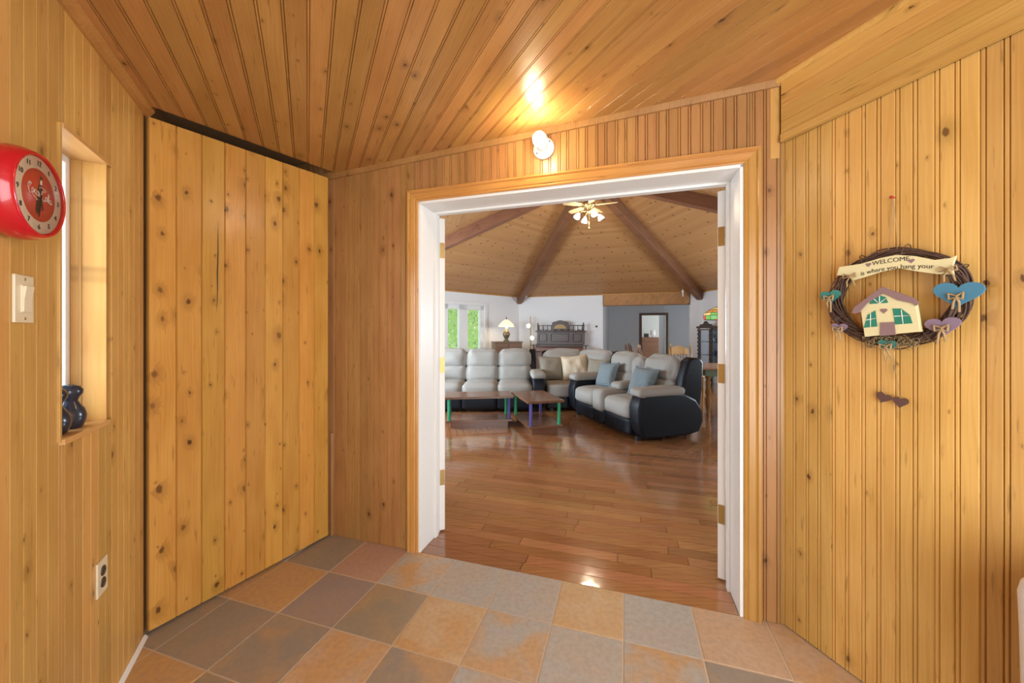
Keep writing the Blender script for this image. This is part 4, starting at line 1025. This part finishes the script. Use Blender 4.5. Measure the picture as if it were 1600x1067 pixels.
# coffee tables
tw_ = pine('table_wood', (.235, .11, .06), (.14, .058, .032), knots=0, axis='X', rough=.22, vary=.05)
gpl = plain('green_post', (.02, .36, .16), .3); ppl = plain('purple_post', (.085, .075, .30), .3)
def table(loc, ang, w, d, cols, lab):
    o = empty('coffee_table', rotz(loc, ang), lab, 'table', 'low coffee tables')
    MB().box((0, 0, .418), (w, d, .030)).build('top', tw_, o, .004)
    MB().box((0, 0, .100), (w-.03, d-.03, .026)).build('shelf', tw_, o, .004)
    pl = MB()
    for x0, x1, y0, y1 in ((-w/2+.07, w/2-.07, -d/2+.06, -d/2+.08), (-w/2+.07, w/2-.07, d/2-.08, d/2-.06), (-w/2+.07, -w/2+.09, -d/2+.08, d/2-.08), (w/2-.09, w/2-.07, -d/2+.08, d/2-.08)):
        pl.box(((x0+x1)/2, (y0+y1)/2, .0435), (x1-x0, y1-y0, .089))
    pl.build('plinth', tw_, o)
    for (sx, sy), c in zip(((-1, -1), (1, -1), (1, 1), (-1, 1)), cols):
        MB().lathe([(.021, .112), (.021, .404)], 16, M=Matrix.Translation((sx*(w/2-.055), sy*(d/2-.05), 0))).build('leg', gpl if c == 'g' else ppl, o)
    return o
table(Vector((-.465, 5.17, 0)), .13, .92, .45, 'gpgp', 'long brown coffee table parallel to the sofa with green and purple legs')
table(Vector((.330, 5.05, 0)), .26, .49, .82, 'pgpg', 'brown coffee table turned endwise beside the longer one')

# ---- ceiling fan at the apex
brass2 = plain('bright_brass', (.62, .46, .20), .25, metal=.85); oakb = plain('pale_oak_blade', (.62, .46, .24), .4)
fan = empty('ceiling_fan', Matrix.Translation((HC.x, HC.y, 3.515)), 'brass ceiling fan with pale wood blades and four lit shades', 'ceiling fan')
MB().lathe([(.06, .50), (.065, .42), (.02, .40), (.012, .39), (.012, .06)], 20).build('downrod', brass2, fan)
MB().lathe([(.03, .06), (.09, .045), (.105, .02), (.105, -.02), (.085, -.045), (.05, -.06), (.045, -.10), (.055, -.12), (.03, -.14)], 24).build('motor', brass2, fan)
for k in range(5):
    a = math.radians(-20+72*k); M = Matrix.Rotation(a, 4, 'Z')
    ir = MB().tube([(.09, 0, -.005), (.13, .02, -.012), (.17, .03, -.012)], .006, 6, M=M).tube([(.09, 0, -.005), (.13, -.02, -.012), (.17, -.03, -.012)], .006, 6, M=M).build('blade_iron', brass2, fan)
    pts = [(.15, -.045), (.30, -.062), (.44, -.062), (.475, -.045), (.485, 0), (.475, .045), (.44, .062), (.30, .062), (.15, .045)]
    MB().prism(pts, -.016, -.010, M=M @ Matrix.Rotation(math.radians(11), 4, 'X')).build('blade', oakb, fan)
fl_glass = plain('frosted_lit_glass', (1, 1, 1), .5, emit=((1, .93, .82), 3.5))
for k in range(4):
    a = math.radians(10+90*k); M = Matrix.Rotation(a, 4, 'Z') @ Matrix.Translation((.185, 0, -.165)) @ Matrix.Rotation(math.radians(-32), 4, 'Y') @ Matrix.Scale(.92, 4)
    ar = MB().tube([(math.cos(a)*.03, math.sin(a)*.03, -.12), (math.cos(a)*.12, math.sin(a)*.12, -.115), (math.cos(a)*.185, math.sin(a)*.185, -.16)], .007, 6).build('lamp_arm', brass2, fan)
    MB().lathe([(.02, .01), (.028, -.01), (.05, -.05), (.062, -.09), (.06, -.10), (.0, -.08)], 16, M=M, cap=False).build('glass_shade', fl_glass, ar)
MB().tube([(.0, 0, -.14), (.0, 0, -.36)], .0025, 4).tube([(0, 0, -.36), (0, 0, -.41)], .009, 6).build('pull_chain', brass2, fan)
fp_ = bpy.data.lights.new('fan_light', 'POINT'); fp_.energy = 22; fp_.color = (1, .84, .6); fp_.shadow_soft_size = .1
fo = bpy.data.objects.new('fan_light', fp_); COL.objects.link(fo); fo.parent = fan; fo.location = (0, 0, -.29)

# ---- upright organ against the far wall
dkw = plain('dark_walnut', (.075, .045, .035), .4, var=.2, bscale=20); dkw2 = plain('grey_walnut', (.115, .085, .075), .4, var=.2, bscale=14); rdw = plain('red_walnut', (.17, .06, .03), .35, var=.2, bscale=20); gold = plain('gilt_panel', (.42, .26, .07), .4, var=.3, bscale=30)
pf = HC.dot(N)+HA-.56
a_ = on_plane(836, 520, N*pf, N); b_ = on_plane(911, 520, N*pf, N)
og = empty('parlour_organ', frame(Vector((a_.x, a_.y, 0)), ua, N, Z), 'antique dark wood organ with a spindled gallery against the far wall', 'organ')
ow_ = (b_-a_).length
MB().box((ow_/2, .27, .36), (ow_, .50, .72)).build('lower_case', rdw, og, .01)
MB().box((ow_/2, .02, .79), (ow_, .20, .12)).build('key_lid', rdw, og, .012)
MB().box((ow_/2, .13, .895), (ow_-.02, .12, .08)).build('fall_board', dkw, og, .01)
up = MB().box((ow_/2, .36, 1.11), (ow_-.02, .34, .36)).build('upper_case', dkw2, og, .008)
for x0, x1 in ((.07, .30), (.43, ow_-.43), (ow_-.30, ow_-.07)):
    for bx in (((x0+x1)/2, .182, 1.235, x1-x0, .02), ((x0+x1)/2, .182, 1.015, x1-x0, .02), (x0, .182, 1.125, .02, .22), (x1, .182, 1.125, .02, .22)):
        MB().box((bx[0], bx[1], bx[2]), (bx[3], .03, bx[4])).build('panel_moulding', dkw, up, .004)
MB().box((ow_/2, .34, 1.31), (ow_+.05, .40, .04)).build('cornice', dkw, og, .008)
for i in range(7):
    MB().prism([(-.05, 0), (.05, 0), (.025, .03), (-.025, .03)], 0, .02, M=frame(Vector((.12+(ow_-.24)*i/6, .15, 1.33)), Vector((1, 0, 0)), Z, Vector((0, -1, 0)))).build('scallop', dkw, og)
ga = MB().box((ow_/2, .30, 1.475), (ow_, .03, .022)).build('gallery_rail', dkw, og)
for i, x in enumerate([.06, .18, .30, .42, ow_-.42, ow_-.30, ow_-.18, ow_-.06]):
    MB().lathe([(.012, 1.33), (.018, 1.36), (.008, 1.38), (.012, 1.42), (.008, 1.45), (.012, 1.49)], 8, M=Matrix.Translation((x, .30, 0))).build('spindle', dkw, ga)
for x in (.02, ow_-.02): MB().lathe([(.025, 1.33), (.025, 1.50), (.012, 1.52), (.02, 1.54), (0, 1.57)], 10, M=Matrix.Translation((x, .30, 0))).build('finial', dkw, og)
cw = .24
cr_ = MB().prism([(-cw, 1.33), (cw, 1.33), (cw, 1.55), (cw*.9, 1.575), (0, 1.63), (-cw*.9, 1.575), (-cw, 1.55)], 0, .05, M=frame(Vector((ow_/2, .31, 0)), Vector((1, 0, 0)), Z, Vector((0, -1, 0)))).build('crest', dkw, og, .006)
MB().prism([(.175*math.cos(PI*i/12), 1.385+.125*math.sin(PI*i/12)) for i in range(13)], .052, .060, M=frame(Vector((ow_/2, .31, 0)), Vector((1, 0, 0)), Z, Vector((0, -1, 0)))).build('crest_panel', gold, cr_)
for x, sg in ((-.0, -1), (ow_, 1)):
    br = MB().tube([(x, .12, .78), (x+sg*.06, .10, .80), (x+sg*.075, .10, .90)], .014, 8).build('lamp_bracket', dkw, og)
    MB().lathe([(.0, .90), (.07, .90), (.075, .915), (0, .918)], 14, M=Matrix.Translation((x+sg*.075, .10, 0))).build('lamp_shelf', dkw, br)

# ---- corner chest with table lamp
chst = empty('corner_chest', rotz(Vector((-.09, 9.95, 0)), .28), 'brown wooden cabinet in the far corner under a table lamp', 'cabinet')
MB().box((0, .2, .50), (.76, .40, 1.0)).build('body', plain('chest_brown', (.20, .12, .07), .4, var=.2, bscale=10), chst, .006)
MB().box((0, .2, 1.015), (.80, .44, .03)).build('top', plain('chest_top', (.16, .10, .06), .35), chst, .006)
for sx in (-1, 1):
    dr_ = MB().box((sx*.185, -.008, .52), (.35, .02, .90)).build('cabinet_door', plain('chest_door', (.20, .11, .065), .3), chst, .006)
    MB().box((sx*.185, -.022, .52), (.24, .012, .74)).build('door_panel', plain('chest_panel', (.18, .095, .055), .3), dr_, .005)
    MB().lathe([(.008, 0), (.014, .012), (0, .02)], 10, M=Matrix.Translation((sx*.03, -.018, .55)) @ Matrix.Rotation(PI/2, 4, 'X')).build('knob', M_brass, dr_)
for sx in (-1, 1):
    for y in (.04, .36): MB().box((sx*.34, y, .01), (.05, .05, .02)).build('foot', M_dark, chst)
tl = empty('table_lamp', Matrix.Translation((-.155, 10.13, 1.031)), 'lit ornate table lamp with a pleated shade on the corner cabinet', 'lamp')
MB().lathe([(.085, 0), (.085, .02), (.05, .04), (.04, .07), (.075, .12), (.095, .18), (.085, .25), (.05, .30), (.03, .33), (.02, .36)], 20).build('base', plain('bronze_green', (.16, .13, .07), .3, metal=.4, var=.4, bscale=30), tl)
for k in range(6):
    a = k*PI/3; MB().lathe([(.0, -.03), (.022, 0), (0, .03)], 6, M=Matrix.Translation((.09*math.cos(a), .09*math.sin(a), .20))).build('flower_boss', plain('boss_pink', (.5, .36, .26), .4), tl)
vs = []; fs = []; n_ = 32
for r, z in ((.215, .40), (.19, .46), (.13, .53), (.06, .585), (.03, .60)):
    vs += [((r*(1+.05*(i % 2)))*math.cos(2*PI*i/n_), (r*(1+.05*(i % 2)))*math.sin(2*PI*i/n_), z) for i in range(n_)]
for k in range(4): fs += [(k*n_+i, k*n_+(i+1) % n_, (k+1)*n_+(i+1) % n_, (k+1)*n_+i) for i in range(n_)]
MB().add(vs, fs, False).build('shade', plain('lit_shade', (.85, .72, .50), .6, emit=((1, .80, .50), .8)), tl)
MB().lathe([(.012, .60), (.018, .63), (.008, .66), (0, .70)], 8).build('finial', M_dcas, tl)
MB().lathe([(.02, .36), (.035, .40), (.03, .45), (0, .47)], 12).build('bulb', bulb_w, tl)
l2 = bpy.data.lights.new('table_lamp_light', 'POINT'); l2.energy = 14; l2.color = (1, .82, .58); l2.shadow_soft_size = .05
lo2 = bpy.data.objects.new('table_lamp_light', l2); COL.objects.link(lo2); lo2.parent = tl; lo2.location = (0, 0, .43)

# ---- slim floor lamp beside the organ
fpos = on_plane(829, 520, N*(pf+.32), N)
flm = empty('floor_lamp', Matrix.Translation((fpos.x, fpos.y, 0)), 'slim brass floor lamp with two lit globes beside the organ', 'lamp')
MB().lathe([(.13, 0), (.13, .02), (.04, .04), (.015, .06)], 20).build('base', M_brass, flm)
MB().lathe([(.012, .05), (.012, 1.70), (.02, 1.72), (0, 1.77)], 10).build('pole', M_brass, flm)
for x, z in ((-.045, 1.47), (.03, 1.11)):
    ar = MB().tube([(0, 0, z-.08), (x*1.2, -.03, z-.10), (x*1.5, -.05, z-.06)], .006, 6).build('lamp_arm', M_brass, flm)
    MB().lathe([(.02, -.06), (.045, -.04), (.06, 0), (.045, .045), (.0, .062)], 14, M=Matrix.Translation((x*1.5, -.05, z))).build('globe', fl_glass, ar)

# ---- thermostat
tp = on_plane(931, 510, N*(HC.dot(N)+HA), N)
th_ = empty('thermostat', frame(tp, T, Z, -N), 'small white wall thermostat with a dark screen beside the organ', 'thermostat')
MB().box((0, 0, .012), (.11, .10, .024)).build('case', M_white, th_, .006); MB().box((.02, 0, .026), (.05, .055, .004)).build('screen', plain('screen_dark', (.03, .035, .04), .2), th_)

# ---- small pale fixtures on the beams' feet
for (x, y), lab in (((1067, 455), 'small pale drop ornament hanging by the beam above the far opening'), ((822, 461), 'small pale knob under the beam near the organ')):
    p = on_plane(x, y, N*(HC.dot(N)+HA-.20), N); e = empty('beam_ornament', Matrix.Translation(p), lab, 'ornament')
    MB().lathe([(.012, .0), (.012, .10)], 8).build('stem', M_brass, e)
    MB().lathe([(.010, .01), (.035, -.02), (.035, -.05), (.015, -.07), (0, -.075)] if x < 1000 else [(.030, .03), (.035, .0), (.02, -.04), (.012, -.14), (0, -.15)], 12).build('drop', M_porc, e)

# ---- dining end
oak = pine('golden_oak', (.40, .22, .06), (.29, .14, .035), knots=0, axis='Z', vary=.05); oakx = pine('golden_oak_cross', (.42, .23, .06), (.30, .145, .035), knots=0, axis='X', vary=.05)
dt = empty('dining_table', rotz(Vector((3.72, 6.02, 0)), -.12), 'oak dining table with a green painted apron', 'table')
MB().box((0, 0, .735), (1.55, 1.0, .03)).build('top', plain('table_top', (.36, .20, .11), .25, var=.15, bscale=8), dt, .008)
gap = plain('green_apron', (.16, .23, .13), .5)
for c_, d_ in (((0, -.44, .67), (1.4, .025, .10)), ((0, .44, .67), (1.4, .025, .10)), ((-.69, 0, .67), (.025, .86, .10)), ((.69, 0, .67), (.025, .86, .10))): MB().box(c_, d_).build('apron', gap, dt)
for sx in (-1, 1):
    for sy in (-1, 1): MB().lathe([(.025, 0), (.03, .03), (.02, .06), (.035, .14), (.045, .25), (.025, .30), (.045, .36), (.03, .45), (.04, .52), (.025, .56), (.045, .60), (.045, .72)], 14, M=Matrix.Translation((sx*.64, sy*.39, 0))).build('leg', oak, dt)
def chair(loc, ang, lab, mat, mx):
    o = empty('dining_chair', rotz(loc, ang), lab, 'chair', 'dining chairs')
    MB().soft((0, 0, .455), (.44, .42, .045), .02, .004, 8).build('seat', mx, o)
    for sx in (-1, 1):
        MB().lathe([(.014, 0), (.018, .10), (.024, .20), (.016, .26), (.022, .34), (.018, .44)], 10, M=Matrix.Translation((sx*.19, -.17, 0))).build('leg', mat, o)
        MB().tube([(sx*.19, .20, 0), (sx*.185, .18, .45)], [.015, .02], 8).build('leg', mat, o)
        MB().tube([(sx*.195, .18, .44), (sx*.205, .24, .80), (sx*.21, .28, 1.02)], [.018, .016, .014], 8).build('back_post', mat, o)
        MB().lathe([(.014, 0), (.018, .015), (.008, .03), (.015, .045), (0, .06)], 8, M=Matrix.Translation((sx*.21, .28, 1.01))).build('finial', mat, o)
        MB().tube([(sx*.19, -.17, .18), (sx*.188, .19, .20)], .010, 6).build('stretcher', mat, o)
    MB().tube([(-.19, -.17, .24), (.19, -.17, .24)], .011, 6).build('stretcher', mat, o)
    crest = [(-.205, .84), (.205, .84), (.205, .95), (.15, .985), (.07, 1.01), (0, 1.03), (-.07, 1.01), (-.15, .985), (-.205, .95)]
    MB().prism(crest, -.012, .012, M=Matrix.Translation((0, .262, 0)) @ frame(Vector(), Vector((1, 0, 0)), Vector((0, .10, 1)).normalized(), Vector((0, -1, .10)).normalized())).build('crest_rail', mx, o, .004)
    for i in range(6): MB().tube([(-.15+.06*i, .185, .46), (-.155+.062*i, .262+.08, .86)], .007, 6).build('spindle', mat, o)
    return o
dko = plain('dark_chair_wood', (.13, .065, .035), .4); pkw = plain('rosy_chair_wood', (.36, .22, .15), .4)
chair(Vector((3.42, 7.15, 0)), .10, 'golden oak press-back chair at the far side of the dining table', oak, oakx)
chair(Vector((2.62, 6.75, 0)), math.radians(75), 'rosy spindle-back chair at the end of the dining table', pkw, pkw)
chair(Vector((2.86, 8.05, 0)), math.radians(78), 'dark spindle-back chair standing alone before the far opening', dko, dko)
chair(Vector((3.62, 5.02, 0)), PI+.05, 'golden oak chair at the doorway side of the dining table', oak, oakx)

# china cabinet
uFR = (hexc[2]-hexc[1]).normalized(); inFR = (HC-(hexc[1]+hexc[2])/2).normalized(); inFR.z = 0
q0 = on_plane(1088.5, 520, hexc[1]+inFR*.46, inFR)
cc = empty('china_cabinet', frame(Vector((q0.x, q0.y, 0)), uFR, -inFR, Z), 'dark china cabinet with barley-twist posts and glass doors', 'cabinet')
cwid = 1.25; cdk = plain('cabinet_walnut', (.075, .052, .042), .4, var=.2, bscale=20); cgl = thin_glass('cabinet_glass', (.9, .95, 1))
MB().box((cwid/2, .22, 1.41), (cwid+.04, .44, .05)).build('cornice', cdk, cc, .008); MB().box((cwid/2, .22, .36), (cwid, .42, .05)).build('base', cdk, cc, .006)
MB().box((cwid/2, .43, .88), (cwid, .02, 1.0)).build('back_panel', plain('cabinet_back', (.30, .30, .30), .5), cc)
for z in (.72, 1.05): MB().box((cwid/2, .25, z), (cwid-.06, .32, .015)).build('shelf', cdk, cc)
for x in (.03, cwid/3+.02, 2*cwid/3-.02, cwid-.03):
    for y in ((.03,) if .1 < x < cwid-.1 else (.03, .41)):
        pts = [(x+.012*math.cos(k*.8), y+.012*math.sin(k*.8), .385+k*.0125) for k in range(81)]
        MB().tube(pts, .020, 8).build('twist_post', cdk, cc)
        MB().lathe([(.022, 0), (.03, .05), (.018, .09), (.03, .2), (.022, .30), (.03, .34)], 10, M=Matrix.Translation((x, y, 0))).build('leg', cdk, cc)
for x0, x1 in ((.06, cwid/3), (cwid/3+.04, 2*cwid/3-.04), (2*cwid/3, cwid-.06)):
    dq = MB()
    for bx in ((x0+.015, .88, .03, .95), (x1-.015, .88, .03, .95), ((x0+x1)/2, .42, x1-x0, .03), ((x0+x1)/2, 1.35, x1-x0, .03)): dq.box((bx[0], .035, bx[1]), (bx[2], .02, bx[3]))
    do = dq.build('glass_door', cdk, cc); MB().box(((x0+x1)/2, .035, .88), (x1-x0-.06, .004, .9)).build('pane', cgl, do)
MB().prism([(-.22, 0), (.22, 0), (.18, .05), (.08, .07), (.03, .13), (-.04, .13), (-.09, .06), (-.19, .05)], 0, .03, M=frame(Vector((.28, .05, 1.43)), Vector((1, 0, 0)), Z, Vector((0, -1, 0)))).build('crest', cdk, cc, .005)
chn = plain('china_white', (.75, .78, .80), .2); chb = plain('china_blue', (.10, .17, .30), .2)
rc_ = random.Random(9)
VASE = [(.03, 0), (.05, .02), (.065, .07), (.05, .12), (.03, .15), (.035, .17)]; GOB = [(.035, 0), (.02, .015), (.012, .07), (.04, .10), (.045, .17), (.04, .175)]; BOWL = [(.03, 0), (.035, .012), (.07, .05), (.085, .085), (.08, .085), (.06, .05)]
for x, z, pr, m, lab in ((.15, .728, VASE, chn, 'white round vase on the lower cabinet shelf'), (.30, .728, BOWL, chb, 'blue bowl on the lower cabinet shelf'), (.56, .728, GOB, chn, 'white goblet on the lower cabinet shelf'),
        (.15, 1.058, GOB, chb, 'blue goblet on the upper cabinet shelf'), (.30, 1.058, BOWL, chn, 'white bowl on the upper cabinet shelf'), (.56, 1.058, VASE, chb, 'blue round vase on the upper cabinet shelf')):
    o = MB().lathe(pr, 14).build('china_piece', m); o.matrix_basis = Matrix.Translation(cc.matrix_basis @ Vector((x, .28, z)))
    tag(o, lab, 'china', 'china on the cabinet shelves')
# stained glass pendant over the dining table
pc = Vector((3.46, 6.05, 1.50))
pd = empty('stained_glass_pendant', Matrix.Translation(pc), 'stained glass pendant lamp with red and green fruit over the dining table', 'lamp')
def glassm(n, c): return plain(n, c, .35, emit=(c, .55))
g_y, g_a, g_r, g_g = glassm('amber_glass', (.80, .58, .24)), glassm('caramel_glass', (.55, .26, .07)), glassm('ruby_glass', (.62, .05, .06)), glassm('leaf_glass', (.14, .40, .08))
pr_ = [(.275, .0), (.285, .07), (.265, .115), (.20, .165), (.12, .205), (.05, .225)]
sh = empty('shade_glass', Matrix.Identity(4)); bpy.data.objects.remove(sh)
leadm = plain('lead_came', (.05, .04, .03), .5, metal=.5)
rg = random.Random(2)
for j in range(5):
    for i in range(16):
        a0, a1 = 2*PI*i/16+.012, 2*PI*(i+1)/16-.012; (r0, z0), (r1, z1) = pr_[j], pr_[j+1]
        q = [(r*math.cos(a), r*math.sin(a), z) for r, z, a in ((r0, z0+.002, a0), (r0, z0+.002, a1), (r1, z1-.002, a1), (r1, z1-.002, a0))]
        m = (g_r if (i//2) % 2 else g_g) if j == 0 else (g_g if j == 1 and i % 3 == 0 else (g_a if j == 2 else g_y))
        MB().add(q, [(0, 1, 2, 3)]).build('glass_piece', m, pd)
lc = MB()
for r, z in pr_: lc.tube([(r*math.cos(2*PI*i/32), r*math.sin(2*PI*i/32), z) for i in range(32)], .004, 4, closed=True)
for i in range(16): lc.tube([(r*math.cos(2*PI*i/16), r*math.sin(2*PI*i/16), z) for r, z in pr_], .0035, 4)
lc.build('lead_frame', leadm, pd)
MB().lathe([(.06, .222), (.085, .245), (.05, .26), (.02, .28), (.012, .32)], 16).build('crown_cap', M_brass, pd)
zc = 0
ceil_here = APEX-(APEX-WALL_H)*((Vector((pc.x, pc.y, 0))-HC).length*1.0)/HR
ch_ = MB(); zz_ = 1.80
while zz_ < 3.36:
    ch_.tube([(.008*math.cos(k*PI/4)*(1 if int(zz_*1000) % 2 else 1), .0, zz_-pc.z+.014*math.sin(k*PI/4)) for k in range(8)], .002, 4, closed=True); zz_ += .024
ch_.tube([(0, 0, .30), (0, 0, 3.385-pc.z)], .0025, 5).build('chain', M_brass, pd)
MB().lathe([(.02, .10), (.03, .14), (.02, .18)], 10).build('bulb', bulb_w, pd)
MB().lathe([(.012, 3.30-pc.z), (.05, 3.345-pc.z), (.06, 3.40-pc.z)], 14).build('canopy', M_brass, pd)

# ---- bedroom pieces beyond the back hall
bw_ = plain('dresser_wood', (.34, .17, .10), .4, var=.15, bscale=12)
drs = empty('dresser', Mh @ Matrix.Translation((1.32, D2+2.55, 0)), 'tall reddish wooden dresser seen through the bedroom door', 'dresser')
MB().box((.36, .24, .52), (.72, .48, 1.04)).build('body', bw_, drs, .008)
for r in range(5):
    dq = MB().box((.36, -.01, .14+r*.195), (.66, .02, .175)).build('drawer', bw_, drs, .006)
    for x in (.20, .52): MB().lathe([(.012, 0), (.02, .015), (0, .025)], 10, M=Matrix.Translation((x, -.02, .14+r*.195)) @ Matrix.Rotation(PI/2, 4, 'X')).build('knob', M_brass, dq)
bl_ = empty('bedroom_lamp', Mh @ Matrix.Translation((1.80, D2+2.75, 1.04)), 'white drum shade lamp standing on the dresser', 'lamp')
MB().lathe([(.07, 0), (.07, .015), (.02, .03), (.035, .08), (.02, .13)], 14).build('base', M_white, bl_); MB().lathe([(.12, .10), (.10, .32), (.0, .321)], 20, cap=False).build('shade', wht, bl_)
bx_ = empty('jewellery_box', Mh @ Matrix.Translation((1.52, D2+2.75, 1.04)), 'small dark box standing on the dresser', 'box')
MB().box((0, 0, .07), (.20, .14, .14)).build('case', plain('box_dark', (.05, .045, .045), .4), bx_, .005); MB().box((0, 0, .155), (.21, .15, .03)).build('lid', plain('box_lid', (.16, .17, .16), .4), bx_, .006)
